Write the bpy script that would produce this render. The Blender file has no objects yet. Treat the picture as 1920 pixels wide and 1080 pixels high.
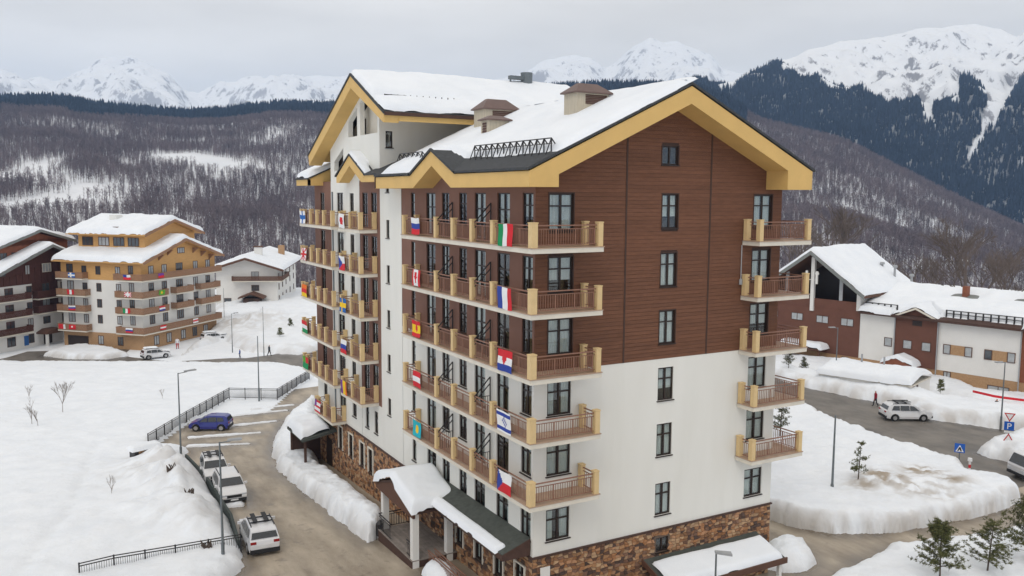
import bpy, bmesh, math, random
import numpy as np
from mathutils import Vector, Matrix

# ------------------------------------------------------------------ camera
SC = bpy.context.scene
COL = SC.collection
CAM = np.array([-19.5605, -32.9838, 17.6134])
FPX, YAW, PITCH, ROLL = 1608.5, 0.51264, 0.10759, 0.00575
fw = np.array([math.sin(YAW)*math.cos(PITCH), math.cos(YAW)*math.cos(PITCH), -math.sin(PITCH)])
_r = np.array([math.cos(YAW), -math.sin(YAW), 0.0]); _u = np.cross(_r, fw)
rt = _r*math.cos(ROLL)+_u*math.sin(ROLL); up = -_r*math.sin(ROLL)+_u*math.cos(ROLL)
cd = bpy.data.cameras.new('camera'); cam = bpy.data.objects.new('camera', cd); COL.objects.link(cam)
cam.matrix_world = Matrix(((rt[0], up[0], -fw[0], CAM[0]), (rt[1], up[1], -fw[1], CAM[1]), (rt[2], up[2], -fw[2], CAM[2]), (0, 0, 0, 1)))
cd.sensor_width = 36; cd.lens = FPX/1920*36; cd.clip_start = 0.5; cd.clip_end = 30000
SC.camera = cam

# ------------------------------------------------------------------ world, sun, exposure
SUN_EL, SUN_AZ = math.radians(50), math.radians(-135)      # azimuth measured from +Y clockwise
W = bpy.data.worlds.new('World'); SC.world = W; W.use_nodes = True
nt = W.node_tree; nt.nodes.clear()
def wn(t): return nt.nodes.new(t)
sky = wn('ShaderNodeTexSky'); sky.sky_type = 'NISHITA'; sky.sun_disc = False
sky.sun_elevation = SUN_EL; sky.sun_rotation = SUN_AZ; sky.air_density = 1.5; sky.dust_density = 4
sc_ = wn('ShaderNodeVectorMath'); sc_.operation = 'SCALE'; sc_.inputs[3].default_value = 0.09
tc = wn('ShaderNodeTexCoord'); mp = wn('ShaderNodeMapping'); mp.inputs['Scale'].default_value = (1.2, 1.2, 5.0)
nz = wn('ShaderNodeTexNoise'); nz.inputs['Scale'].default_value = 2.2; nz.inputs['Detail'].default_value = 5; nz.inputs['Roughness'].default_value = 0.5
cr = wn('ShaderNodeValToRGB')
cr.color_ramp.elements[0].position = 0.36; cr.color_ramp.elements[0].color = (0.80, 0.765, 0.715, 1)
cr.color_ramp.elements[1].position = 0.64; cr.color_ramp.elements[1].color = (0.97, 0.93, 0.87, 1)
mx = wn('ShaderNodeMix'); mx.data_type = 'RGBA'; mx.inputs[0].default_value = 0.93
bg = wn('ShaderNodeBackground'); bg.inputs[1].default_value = 1.0
wo = wn('ShaderNodeOutputWorld')
L = nt.links.new
L(sky.outputs[0], sc_.inputs[0]); L(tc.outputs['Generated'], mp.inputs[0]); L(mp.outputs[0], nz.inputs['Vector'])
L(nz.outputs[0], cr.inputs[0]); L(sc_.outputs[0], mx.inputs[6]); L(cr.outputs[0], mx.inputs[7]); L(mx.outputs[2], bg.inputs[0]); L(bg.outputs[0], wo.inputs[0])
sl = bpy.data.lights.new('sun', 'SUN'); sl.energy = 0.7; sl.angle = math.radians(25); sl.color = (1.0, 0.95, 0.88)
sun = bpy.data.objects.new('sun', sl); COL.objects.link(sun)
sdir = Vector((math.sin(SUN_AZ)*math.cos(SUN_EL), math.cos(SUN_AZ)*math.cos(SUN_EL), math.sin(SUN_EL)))
sun.rotation_euler = sdir.to_track_quat('Z', 'Y').to_euler(); sun.location = (0, 0, 60)
SC.view_settings.view_transform = 'Standard'; SC.view_settings.look = 'None'
SC.view_settings.exposure = 0.12; SC.view_settings.gamma = 1.0
SC.cycles.use_denoising = True
try: SC.cycles.denoiser = 'OPENIMAGEDENOISE'
except Exception: pass
SC.cycles.max_bounces = 6; SC.cycles.diffuse_bounces = 3; SC.cycles.glossy_bounces = 3
SC.cycles.transparent_max_bounces = 12; SC.cycles.volume_bounces = 1; SC.cycles.sample_clamp_indirect = 4

# ------------------------------------------------------------------ helpers
R = math.radians
rng = random.Random(7)
def lerp(a, b, t): return a+(b-a)*t
def sm(a, b, x):
    t = np.clip((np.asarray(x, float)-a)/(b-a), 0, 1); return t*t*(3-2*t)
_T = np.random.RandomState(3).rand(256, 256)
def vn(x, y, s=0):
    x = np.asarray(x, float)+s*17.3; y = np.asarray(y, float)+s*9.7
    i = np.floor(x).astype(int); j = np.floor(y).astype(int); a = x-i; b = y-j
    a = a*a*(3-2*a); b = b*b*(3-2*b)
    g = lambda p, q: _T[p % 256, q % 256]
    return (g(i, j)*(1-a)+g(i+1, j)*a)*(1-b)+(g(i, j+1)*(1-a)+g(i+1, j+1)*a)*b
def fbm(x, y, o=4, s=0):
    v = 0; a = 0.5; f = 1
    for k in range(o): v = v+a*(vn(np.asarray(x)*f, np.asarray(y)*f, s+k)-0.5); a *= 0.5; f *= 2.03
    return v                                          # about -0.5 .. 0.5

def gz(x, y):                                         # height of the paved ground
    t = np.asarray(y, float)-0.6*np.maximum(0, np.asarray(x, float)-5)
    return -3.2-1.0*sm(2, 14, x)*sm(60, 20, y)-np.clip(0.05*(t-8), 0, 3.5)
def ray(px, py): return fw+rt*(px-960)/FPX-up*(py-540)/FPX
def onz(px, py, z):
    d = ray(px, py); return CAM+d*((z-CAM[2])/d[2])
def G(px, py, lift=0.0):                              # pixel -> point on the ground
    z = -3.2
    for _ in range(40):
        P = onz(px, py, z); z = 0.5*z+0.5*(float(gz(P[0], P[1]))+lift)
    P = onz(px, py, z); return P
def at_dist(px, py, d):
    v = ray(px, py); return CAM+v*(d/math.hypot(v[0], v[1]))

class MB:
    def __init__(s): s.v = []; s.f = []; s.m = []
    def add(s, vs, fs, m=0):
        b = len(s.v); s.v += [tuple(p) for p in vs]
        for f in fs: s.f.append(tuple(i+b for i in f)); s.m.append(m)
        return s
    def box(s, x0, x1, y0, y1, z0, z1, m=0):
        return s.add([(x0, y0, z0), (x1, y0, z0), (x1, y1, z0), (x0, y1, z0), (x0, y0, z1), (x1, y0, z1), (x1, y1, z1), (x0, y1, z1)],
                     [(0, 3, 2, 1), (4, 5, 6, 7), (0, 1, 5, 4), (1, 2, 6, 5), (2, 3, 7, 6), (3, 0, 4, 7)], m)
    def prism(s, poly, d, m=0):                       # planar polygon (3d points) extruded by vector d
        n = len(poly); a = [tuple(p) for p in poly]; b = [(p[0]+d[0], p[1]+d[1], p[2]+d[2]) for p in a]
        return s.add(a+b, [tuple(range(n)), tuple(range(2*n-1, n-1, -1))]+[(i, i+n, (i+1) % n+n, (i+1) % n) for i in range(n)], m)
    def bar(s, p, q, w, h=None, m=0):                 # square bar between two points
        p = Vector(p); q = Vector(q); h = h or w; d = (q-p).normalized()
        a = d.cross(Vector((0, 0, 1))); a = Vector((1, 0, 0)) if a.length < 1e-4 else a.normalized(); b = a.cross(d)
        c = [p+a*i*w/2+b*j*h/2 for i, j in ((-1, -1), (1, -1), (1, 1), (-1, 1))]
        return s.prism(c, tuple(q-p), m)
    def tube(s, p, q, r0, r1=None, n=6, m=0, cap=True):
        p = Vector(p); q = Vector(q); r1 = r0 if r1 is None else r1; d = (q-p).normalized()
        a = d.orthogonal().normalized(); b = d.cross(a)
        vs = [p+(a*math.cos(t)+b*math.sin(t))*r0 for t in [6.2832*i/n for i in range(n)]]+[q+(a*math.cos(t)+b*math.sin(t))*r1 for t in [6.2832*i/n for i in range(n)]]
        fs = [(i, (i+1) % n, (i+1) % n+n, i+n) for i in range(n)]
        if cap: fs += [tuple(range(n-1, -1, -1)), tuple(range(n, 2*n))]
        return s.add(vs, fs, m)
    def mesh(s, name, mats, off=(0, 0, 0), smooth=False):
        me = bpy.data.meshes.new(name)
        me.from_pydata([(x-off[0], y-off[1], z-off[2]) for x, y, z in s.v], [], s.f)
        for m in (mats if isinstance(mats, (list, tuple)) else [mats]): me.materials.append(m)
        me.polygons.foreach_set('material_index', s.m)
        if smooth: me.polygons.foreach_set('use_smooth', [True]*len(s.f))
        me.update(); return me
    def fix(s, me):
        bm = bmesh.new(); bm.from_mesh(me); bmesh.ops.recalc_face_normals(bm, faces=bm.faces); bm.to_mesh(me); bm.free(); return me
    def build(s, name, mats, parent=None, off=(0, 0, 0), smooth=False, **kw):
        me = s.fix(s.mesh(name, mats, off, smooth)); return link(name, me, parent, **kw)
def link(name, me, parent=None, loc=None, rz=0, label=None, cat=None, group=None, kind=None):
    o = bpy.data.objects.new(name, me); COL.objects.link(o)
    if parent is not None: o.parent = parent
    if loc is not None: o.location = loc
    if rz: o.rotation_euler = (0, 0, rz)
    tag(o, label, cat, group, kind); return o
def tag(o, label=None, cat=None, group=None, kind=None):
    if label: o['label'] = label
    if cat: o['category'] = cat
    if group: o['group'] = group
    if kind: o['kind'] = kind
    return o
def thing(name, label, cat, loc, rz=0, group=None): return link(name, None, None, loc, rz, label, cat, group)
def copy_tree(o, parent=None):
    c = o.copy(); COL.objects.link(c); c.parent = parent
    for ch in list(o.children): copy_tree(ch, c)
    return c

# ------------------------------------------------------------------ materials
def mat(name, col, rough=0.75, var=0.12, scale=1.5, bump=0.0, bscale=20, metal=0.0, col2=None, stretch=(1, 1, 1), spec=0.35, detail=4, obj_rand=0.0, bdist=.05):
    m = bpy.data.materials.new(name); m.use_nodes = True; t = m.node_tree; b = t.nodes['Principled BSDF']
    b.inputs['Roughness'].default_value = rough; b.inputs['Metallic'].default_value = metal; b.inputs['Specular IOR Level'].default_value = spec
    g = t.nodes.new('ShaderNodeNewGeometry'); mp = t.nodes.new('ShaderNodeMapping'); mp.inputs['Scale'].default_value = stretch
    t.links.new(g.outputs['Position'], mp.inputs[0])
    n = t.nodes.new('ShaderNodeTexNoise'); n.inputs['Scale'].default_value = scale; n.inputs['Detail'].default_value = detail; n.inputs['Roughness'].default_value = 0.62
    t.links.new(mp.outputs[0], n.inputs['Vector'])
    r = t.nodes.new('ShaderNodeValToRGB'); r.color_ramp.elements[0].position = 0.28; r.color_ramp.elements[1].position = 0.72
    c2 = col2 or tuple(min(1, c*(1+var)) for c in col); c1 = col if col2 else tuple(c*(1-var) for c in col)
    r.color_ramp.elements[0].color = (*c1, 1); r.color_ramp.elements[1].color = (*c2, 1)
    t.links.new(n.outputs[0], r.inputs[0]); out = r.outputs[0]
    if obj_rand:
        oi = t.nodes.new('ShaderNodeObjectInfo'); h = t.nodes.new('ShaderNodeHueSaturation'); ma = t.nodes.new('ShaderNodeMapRange')
        ma.inputs[3].default_value = 1-obj_rand; ma.inputs[4].default_value = 1+obj_rand
        t.links.new(oi.outputs['Random'], ma.inputs[0]); t.links.new(ma.outputs[0], h.inputs['Value']); t.links.new(out, h.inputs['Color']); out = h.outputs[0]
    t.links.new(out, b.inputs['Base Color'])
    if bump:
        n2 = t.nodes.new('ShaderNodeTexNoise'); n2.inputs['Scale'].default_value = bscale; n2.inputs['Detail'].default_value = 3
        t.links.new(mp.outputs[0], n2.inputs['Vector'])
        bp = t.nodes.new('ShaderNodeBump'); bp.inputs['Strength'].default_value = min(1, bump); bp.inputs['Distance'].default_value = bdist
        t.links.new(n2.outputs[0], bp.inputs['Height']); t.links.new(bp.outputs[0], b.inputs['Normal'])
    return m
def attr_mat(name, rough=0.8, bump=0.3, bscale=30, var=0.25, nscale=14):       # colour from a per-face colour attribute 'col'
    m = mat(name, (1, 1, 1), rough, var, nscale, bump, bscale); t = m.node_tree; b = t.nodes['Principled BSDF']
    a = t.nodes.new('ShaderNodeAttribute'); a.attribute_name = 'col'
    x = t.nodes.new('ShaderNodeMix'); x.data_type = 'RGBA'; x.blend_type = 'MULTIPLY'; x.inputs[0].default_value = 1
    src = b.inputs['Base Color'].links[0].from_socket
    t.links.new(src, x.inputs[6]); t.links.new(a.outputs['Color'], x.inputs[7]); t.links.new(x.outputs[2], b.inputs['Base Color'])
    return m
M = {}
M['white'] = mat('white_render', (0.78, 0.77, 0.715), 0.85, 0.05, 0.5, 0.25, 60, col2=(0.84, 0.83, 0.78), stretch=(1.5, 1.5, .25))
M['brown'] = mat('brown_render', (0.215, 0.112, 0.082), 0.8, 0.08, 0.7, 0.2, 40)
M['plank'] = mat('brown_cladding', (0.172, 0.074, 0.04), 0.7, 0.16, 1.6, 0.4, 26, stretch=(1.2, 1, 7), obj_rand=0.09)
M['seam'] = mat('dark_brown_trim', (0.062, 0.032, 0.022), 0.6)
M['yellow'] = mat('ochre_paint', (0.70, 0.455, 0.16), 0.6, 0.06, 0.8, 0.1, 30)
M['post'] = mat('ochre_post_render', (0.70, 0.515, 0.265), 0.7, 0.07, 2.0, 0.15, 40)
M['slab'] = mat('pale_concrete', (0.72, 0.67, 0.575), 0.8, 0.08, 1.2, 0.15, 30)
M['tile'] = mat('pinkish_floor_tile', (0.43, 0.30, 0.215), 0.6, 0.15, 3)
M['rail'] = mat('red_brown_rail', (0.27, 0.14, 0.095), 0.5, 0.1, 6)
M['iron'] = mat('black_iron', (0.028, 0.026, 0.027), 0.45, 0.2, 8)
M['frame'] = mat('dark_brown_frame', (0.03, 0.018, 0.014), 0.4, 0.15, 8)
M['shingle'] = mat('dark_shingle', (0.055, 0.058, 0.062), 0.8, 0.25, 5, 0.5, 16)
M['shingle_green'] = mat('grey_green_shingle', (0.075, 0.083, 0.074), 0.85, 0.22, 4, 0.5, 14)
M['curtain'] = mat('net_curtain', (0.80, 0.80, 0.77), 0.9, 0.12, 7, stretch=(3, 3, 0.3))
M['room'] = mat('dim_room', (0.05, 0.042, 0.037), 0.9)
M['mortar'] = mat('mortar', (0.15, 0.11, 0.085), 0.9, 0.2, 6)
M['stone'] = attr_mat('rubble_stone')
M['asphalt'] = mat('wet_asphalt', (0.10, 0.09, 0.08), 0.5, 0.25, 0.5, 0.25, 18, spec=0.5, col2=(0.24, 0.215, 0.185), detail=9, stretch=(1, .6, 1))
M['drive'] = mat('wet_concrete_paving', (0.22, 0.18, 0.135), 0.42, 0.2, 0.55, 0.3, 18, spec=0.5, col2=(0.57, 0.49, 0.385), detail=11, stretch=(1, .3, 1))
M['metal'] = mat('galvanised_pole', (0.16, 0.18, 0.19), 0.45, 0.15, 3, metal=0.4)
M['grey'] = mat('grey_paint', (0.35, 0.36, 0.37), 0.5)
M['wood'] = mat('weathered_deck', (0.26, 0.225, 0.20), 0.75, 0.2, 3, 0.3, 20, obj_rand=0.15)
M['darkwood'] = mat('dark_brown_wood', (0.075, 0.04, 0.03), 0.7, 0.2, 3)
M['bark'] = mat('bark', (0.105, 0.08, 0.065), 0.9, 0.25, 4)
M['brick'] = mat('orange_brick', (0.36, 0.215, 0.11), 0.85, 0.2, 6, 0.3, 30, col2=(0.48, 0.30, 0.165))
M['orange'] = mat('amber_timber', (0.60, 0.34, 0.125), 0.7, 0.1, 1.5, stretch=(1, 1, 5))
M['balc'] = mat('brown_balcony_boards', (0.30, 0.165, 0.095), 0.7, 0.12, 2, stretch=(1, 1, 4))
M['dkred'] = mat('dark_red_timber', (0.085, 0.03, 0.022), 0.7, 0.25, 2, stretch=(4, 4, 0.6))
M['rust'] = mat('rust_red_timber', (0.24, 0.082, 0.042), 0.7, 0.15, 2)
M['offwhite'] = mat('cream_render', (0.76, 0.745, 0.71), 0.85, 0.05, 0.4)
M['farglass'] = mat('window_glass', (0.06, 0.07, 0.08), 0.08, 0.3, 2, spec=0.9)
M['winframe_far'] = mat('brown_window_frame', (0.10, 0.05, 0.035), 0.6)
M['soffit'] = mat('brown_soffit', (0.115, 0.055, 0.035), 0.7)
def flat(name, c, rough=0.7, **k): return mat(name, c, rough, 0.05, 3, **k)
FC = dict(w=(0.80, 0.80, 0.80), b=(0.03, 0.06, 0.32), r=(0.62, 0.025, 0.035), g=(0.01, 0.26, 0.09), y=(0.85, 0.55, 0.02), k=(0.02, 0.02, 0.02), c=(0.02, 0.42, 0.50), o=(0.75, 0.16, 0.02), s=(0.02, 0.13, 0.42), p=(0.18, 0.05, 0.28), n=(0.10, 0.36, 0.04))
FM = {k: flat('flag_cloth_'+k, v, 0.85) for k, v in FC.items()}
def wetten(m):                                           # damp, darker paving where 'wet' is high, plus worn dark spots
    t = m.node_tree; b = t.nodes['Principled BSDF']; src = b.inputs['Base Color'].links[0].from_socket
    a = t.nodes.new('ShaderNodeAttribute'); a.attribute_name = 'dirt'
    g = t.nodes.new('ShaderNodeNewGeometry'); n = t.nodes.new('ShaderNodeTexNoise'); n.inputs['Scale'].default_value = 1.1; n.inputs['Detail'].default_value = 9; n.inputs['Roughness'].default_value = .65; t.links.new(g.outputs['Position'], n.inputs['Vector'])
    r = t.nodes.new('ShaderNodeMapRange'); r.inputs[1].default_value = .56; r.inputs[2].default_value = .68; r.inputs[3].default_value = 0; r.inputs[4].default_value = .75; t.links.new(n.outputs[0], r.inputs[0])
    mxm = t.nodes.new('ShaderNodeMath'); mxm.operation = 'MAXIMUM'; t.links.new(a.outputs['Fac'], mxm.inputs[0]); t.links.new(r.outputs[0], mxm.inputs[1])
    x = t.nodes.new('ShaderNodeMix'); x.data_type = 'RGBA'; x.blend_type = 'MULTIPLY'; x.inputs[7].default_value = (.42, .40, .38, 1); t.links.new(mxm.outputs[0], x.inputs[0]); t.links.new(src, x.inputs[6]); t.links.new(x.outputs[2], b.inputs['Base Color'])
    q = t.nodes.new('ShaderNodeMapRange'); q.inputs[3].default_value = .6; q.inputs[4].default_value = .22; t.links.new(mxm.outputs[0], q.inputs[0]); t.links.new(q.outputs[0], b.inputs['Roughness'])
wetten(M['drive']); wetten(M['asphalt'])
# glass: clear pane with a reflecting surface
m = bpy.data.materials.new('window_pane'); m.use_nodes = True; t = m.node_tree; t.nodes.remove(t.nodes['Principled BSDF'])
lw = t.nodes.new('ShaderNodeLayerWeight'); lw.inputs[0].default_value = 0.5; pw = t.nodes.new('ShaderNodeMath'); pw.operation = 'POWER'; pw.inputs[1].default_value = 5; fr = t.nodes.new('ShaderNodeMath'); fr.operation = 'MULTIPLY_ADD'; fr.inputs[1].default_value = 0.92; fr.inputs[2].default_value = 0.08; t.links.new(lw.outputs['Facing'], pw.inputs[0]); t.links.new(pw.outputs[0], fr.inputs[0]); tr = t.nodes.new('ShaderNodeBsdfTransparent'); tr.inputs[0].default_value = (0.86, 0.9, 0.9, 1)
gl = t.nodes.new('ShaderNodeBsdfGlossy'); gl.inputs['Roughness'].default_value = 0.02; mxs = t.nodes.new('ShaderNodeMixShader')
t.links.new(fr.outputs[0], mxs.inputs[0]); t.links.new(tr.outputs[0], mxs.inputs[1]); t.links.new(gl.outputs[0], mxs.inputs[2]); t.links.new(mxs.outputs[0], t.nodes['Material Output'].inputs[0]); M['pane'] = m
# snow: white with bump, soiled where the mesh attribute 'dirt' says so
def snow_mat(name, dirtcol=(0.33, 0.26, 0.18), bump=0.5, bs=2.0, bdist=.12):
    m = mat(name, (0.785, 0.82, 0.865), 0.7, 0.03, 0.5, bump, bs, col2=(0.87, 0.895, 0.925), spec=0.2, detail=7, bdist=bdist); t = m.node_tree; b = t.nodes['Principled BSDF']
    a = t.nodes.new('ShaderNodeAttribute'); a.attribute_name = 'dirt'
    x = t.nodes.new('ShaderNodeMix'); x.data_type = 'RGBA'; x.inputs[7].default_value = (*dirtcol, 1)
    t.links.new(a.outputs['Fac'], x.inputs[0]); t.links.new(b.inputs['Base Color'].links[0].from_socket, x.inputs[6]); t.links.new(x.outputs[2], b.inputs['Base Color'])
    return m
M['snow'] = snow_mat('snow'); M['roofsnow'] = snow_mat('roof_snow', bump=0.3, bs=1.6, bdist=.08)

# ------------------------------------------------------------------ grid surfaces
def grid_mesh(name, X, Y, Z, keep=None, mats=(), dirt=None, off=(0, 0, 0)):
    ny, nx = X.shape
    v = np.stack([X-off[0], Y-off[1], Z-off[2]], -1).reshape(-1, 3)
    i = np.arange(ny*nx).reshape(ny, nx)
    q = np.stack([i[:-1, :-1], i[:-1, 1:], i[1:, 1:], i[1:, :-1]], -1).reshape(-1, 4)
    if keep is not None:
        k = keep.reshape(-1); q = q[k[q].any(1)]
        used = np.zeros(len(v), bool); used[q] = True; mp_ = np.cumsum(used)-1; v = v[used]; q = mp_[q]
        if dirt is not None: dirt = dirt.reshape(-1)[used]
    elif dirt is not None: dirt = dirt.reshape(-1)
    me = bpy.data.meshes.new(name); me.vertices.add(len(v)); me.vertices.foreach_set('co', v.astype(np.float32).ravel())
    me.loops.add(q.size); me.loops.foreach_set('vertex_index', q.astype(np.int32).ravel()); me.polygons.add(len(q))
    me.polygons.foreach_set('loop_start', np.arange(0, q.size, 4, dtype=np.int32)); me.polygons.foreach_set('loop_total', np.full(len(q), 4, np.int32))
    me.polygons.foreach_set('use_smooth', np.ones(len(q), bool))
    for m_ in mats: me.materials.append(m_)
    if dirt is not None:
        at = me.attributes.new('dirt', 'FLOAT', 'POINT'); at.data.foreach_set('value', dirt.astype(np.float32).ravel())
    me.update(calc_edges=True); me.validate(); return me
def sdist(X, Y, poly):                                 # signed distance, positive inside
    P = np.asarray(poly, float); d = np.full(X.shape, 1e9); ins = np.zeros(X.shape, bool)
    for i in range(len(P)):
        a = P[i]; b = P[(i+1) % len(P)]; e = b-a; L2 = max(1e-9, e@e)
        t = np.clip(((X-a[0])*e[0]+(Y-a[1])*e[1])/L2, 0, 1)
        d = np.minimum(d, np.hypot(X-a[0]-t*e[0], Y-a[1]-t*e[1]))
        c = ((a[1] > Y) != (b[1] > Y)) & (X < (b[0]-a[0])*(Y-a[1])/((b[1]-a[1]) or 1e-9)+a[0]); ins ^= c
    return np.where(ins, d, -d)

# ------------------------------------------------------------------ ground, roads, snow banks
def ground_disc():
    rs = np.concatenate([np.linspace(0, 120, 50), np.linspace(126, 330, 36)]); az = np.linspace(0, 2*np.pi, 181)
    A, D = np.meshgrid(az, rs); X = CAM[0]+8+D*np.sin(A); Y = CAM[1]+20+D*np.cos(A)
    Z = gz(X, Y)-0.02-70*sm(200, 330, D)**1.5+fbm(X/25, Y/25, 3)*1.2*sm(90, 160, D)
    me = grid_mesh('ground', X, Y, Z, mats=[M['snow']], dirt=np.zeros_like(X)); link('ground', me, kind='structure')
ground_disc()
BANKS = []
def sheet(name, poly, m, lift, res=0.5):
    P = np.asarray(poly); x = np.arange(P[:, 0].min(), P[:, 0].max()+res, res); y = np.arange(P[:, 1].min(), P[:, 1].max()+res, res)
    X, Y = np.meshgrid(x, y); k = sdist(X, Y, P) > 0; wet = np.zeros_like(X)
    for q in BANKS: wet = np.maximum(wet, np.exp(-np.clip(-sdist(X, Y, q)+fbm(X/1.5, Y/1.5, 3, 9)*1.2, 0, 9)**2/.8))
    return link(name, grid_mesh(name, X, Y, gz(X, Y)+lift, keep=k, mats=[m], dirt=wet*.9), kind='structure')
def gp(*pix): return [tuple(G(*q)[:2]) for q in pix]
def snow_bank(name, poly, H, w, res, top=0.15, en=0.35, dirt_edge=0.5, bumps=(), dirts=(), wall=0.5, seed=0, paths=()):
    P = np.asarray(poly); pad = 1.2; BANKS.append(P)
    x = np.arange(P[:, 0].min()-pad, P[:, 0].max()+pad, res); y = np.arange(P[:, 1].min()-pad, P[:, 1].max()+pad, res)
    X, Y = np.meshgrid(x, y)
    d = sdist(X, Y, P)+fbm(X/1.6, Y/1.6, 4, seed)*2.6*en+fbm(X/0.5, Y/0.5, 3, seed+5)*en*0.9
    p = np.clip(d/w, 0, 1); h = H*(1-(1-p)**2)**wall
    h = h*(1+fbm(X/4, Y/4, 3, seed+2)*0.5)+p*(fbm(X/5, Y/5, 4, seed+3)*2*top+fbm(X/0.9, Y/0.9, 4, seed+4)*top*1.0+fbm(X/0.35, Y/0.35, 2, seed+14)*0.14)+np.sin(np.pi*p)*(0.5-np.abs(fbm(X/0.9, Y/0.9, 3, seed+15))*4)*0.2*min(1, H)
    dm = np.clip(1-d/(w*0.9), 0, 1)**.7*dirt_edge*np.clip(0.6+fbm(X/1.2, Y/1.2, 4, seed+6)*3.2, 0, 1)
    for pth in paths:
        dd = np.full(X.shape, 9.); al = np.zeros(X.shape); acc = 0.0
        for a_, c_ in zip(pth, pth[1:]):
            e_ = np.asarray(c_)-np.asarray(a_); L_ = np.linalg.norm(e_); tq = np.clip(((X-a_[0])*e_[0]+(Y-a_[1])*e_[1])/L_**2, 0, 1)
            d_ = np.hypot(X-a_[0]-tq*e_[0], Y-a_[1]-tq*e_[1]); al = np.where(d_ < dd, acc+tq*L_, al); dd = np.minimum(dd, d_); acc += L_
        h = h-.2*np.exp(-(dd+fbm(X/.8, Y/.8, 2, 4)*.3)**2/.16)*(.6+.4*np.sin(al*9))
    for bx, by, bh, br in bumps: h = h+bh*np.clip(d/2.2, 0, 1)*np.exp(-((X-bx)**2+(Y-by)**2)/br**2)*np.clip(1+fbm(X/1.3, Y/1.3, 4, seed+7)*1.5+fbm(X/.45, Y/.45, 2, seed+17)*.5, 0, 2.2)
    for bx, by, ba, br in dirts:
        e = np.exp(-((X-bx)**2+(Y-by)**2)/br**2)*ba*np.clip(0.6+fbm(X/0.7, Y/0.7, 4, seed+8)*4, 0, 1); dm = np.maximum(dm, e)
        h = h+fbm(X/0.6, Y/0.6, 3, seed+9)*0.5*np.exp(-((X-bx)**2+(Y-by)**2)/br**2)*(ba > 0.3)
    Z = np.where(d > 0, gz(X, Y)+0.03+h, gz(X, Y)-0.15+np.maximum(d, -1)*0.2)
    return link(name, grid_mesh(name, X, Y, Z, keep=d > -0.02, mats=[M['snow']], dirt=np.clip(dm, 0, 0.9)), kind='structure')
def b(px, py, h, r): q = G(px, py); return (q[0], q[1], h, r)
field = gp((418, 1100), (458, 1062), (452, 1040), (432, 985), (382, 905), (345, 872), (352, 845), (295, 842), (285, 838), (432, 745), (522, 749), (575, 716), (596, 702), (575, 696), (520, 687), (420, 685), (300, 685), (120, 684), (0, 683), (-300, 683))
field += [(-75, 60), (-75, -10), (-40, -32), (-13.5, -32), (-12.2, 5)]
snow_bank('snow_field', field, 0.75, 1.3, 0.3, paths=[gp((20, 1150), (60, 1060), (130, 980), (160, 900), (185, 840)), gp((-60, 900), (60, 840), (160, 800), (290, 770))],  top=0.2, en=0.13, dirt_edge=0.12, wall=0.6, seed=1,
          bumps=[b(345, 925, 1.5, 2.6), b(335, 880, 1.7, 2.6), b(375, 985, 1.1, 2.8), b(300, 905, 0.7, 3), b(320, 960, 0.7, 4), b(400, 1015, .7, 1.8)],
          dirts=[b(310, 900, 0.28, 4.5), b(340, 930, 0.25, 3), b(375, 1000, 0.22, 3)])
snow_bank('snow_bank', gp((590, 745), (560, 772), (530, 800), (512, 838), (518, 878), (545, 905), (600, 945), (645, 985), (690, 1018), (716, 1008), (722, 985), (690, 955), (640, 915), (600, 880), (585, 850), (592, 800)), 1.1, 0.9, 0.11, 0.25, 0.3, 0.3, wall=0.55, seed=2, bumps=[b(555, 815, 0.9, 1.6), b(690, 985, 0.5, 1.2)])
isl = gp((1450, 975), (1500, 992), (1555, 1002), (1610, 1004), (1680, 998), (1765, 982), (1850, 966), (1900, 950), (1912, 930), (1860, 912), (1812, 902), (1806, 884), (1755, 870), (1668, 842), (1590, 816), (1512, 774))
isl += [(34, 32), (24, 30), (20.5, 12)]
snow_bank('snow_island', isl, 1.2, 0.75, 0.13, 0.22, 0.3, 0.6, wall=0.5, seed=3,
          dirts=[b(1655, 928, 1.3, 1.7), b(1620, 938, 0.8, 1.3), b(1728, 912, 1.3, 1.4), b(1785, 935, 0.9, 1.2), b(1700, 945, 0.7, 2.0), b(1760, 955, .6, 1.6)], bumps=[b(1660, 925, 0.35, 1.6), b(1780, 930, 0.3, 2.0)])
snow_bank('snow_mound', gp((1436, 1030), (1470, 1018), (1512, 1028), (1528, 1058), (1512, 1072), (1470, 1076), (1438, 1068)), 0.95, 1.2, 0.08, 0.3, 0.2, 0.25, wall=.7, seed=4)
snow_bank('snow_verge', gp((1500, 1120), (1600, 1062), (1668, 1032), (1740, 1024), (1830, 1012), (1920, 988), (2100, 950), (2300, 1100), (2000, 1300), (1500, 1400)), 0.8, 1.3, 0.16, 0.25, 0.35, 0.15, wall=0.7, seed=5)
snow_bank('snow_bank', gp((1425, 704), (1515, 728), (1580, 742), (1640, 755), (1690, 768), (1740, 786), (1880, 807), (2060, 822), (2060, 778), (1900, 770), (1830, 764), (1770, 756), (1700, 735), (1600, 725), (1500, 705), (1425, 690)), 1.2, 1.6, 0.3, 0.3, 0.3, 0.55, wall=0.6, seed=6, bumps=[b(1600, 725, 0.5, 4), b(1700, 755, 0.5, 3)])
snow_bank('snow_bank', gp((1425, 684), (1500, 690), (1560, 705), (1640, 722), (1770, 740), (1835, 755), (1990, 768), (1990, 745), (1840, 735), (1760, 700), (1600, 678), (1425, 668)), 0.5, 1.5, 0.3, 0.2, 0.3, 0.2, wall=0.6, seed=7, bumps=[b(1850, 750, 0.4, 2.5)])
snow_bank('snow_pile', gp((1830, 850), (1858, 838), (1880, 826), (1960, 822), (1990, 850), (1960, 872), (1905, 872), (1868, 862)), 1.5, 2.2, 0.12, 0.5, 0.4, 0.4, wall=.75, seed=8)
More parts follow.
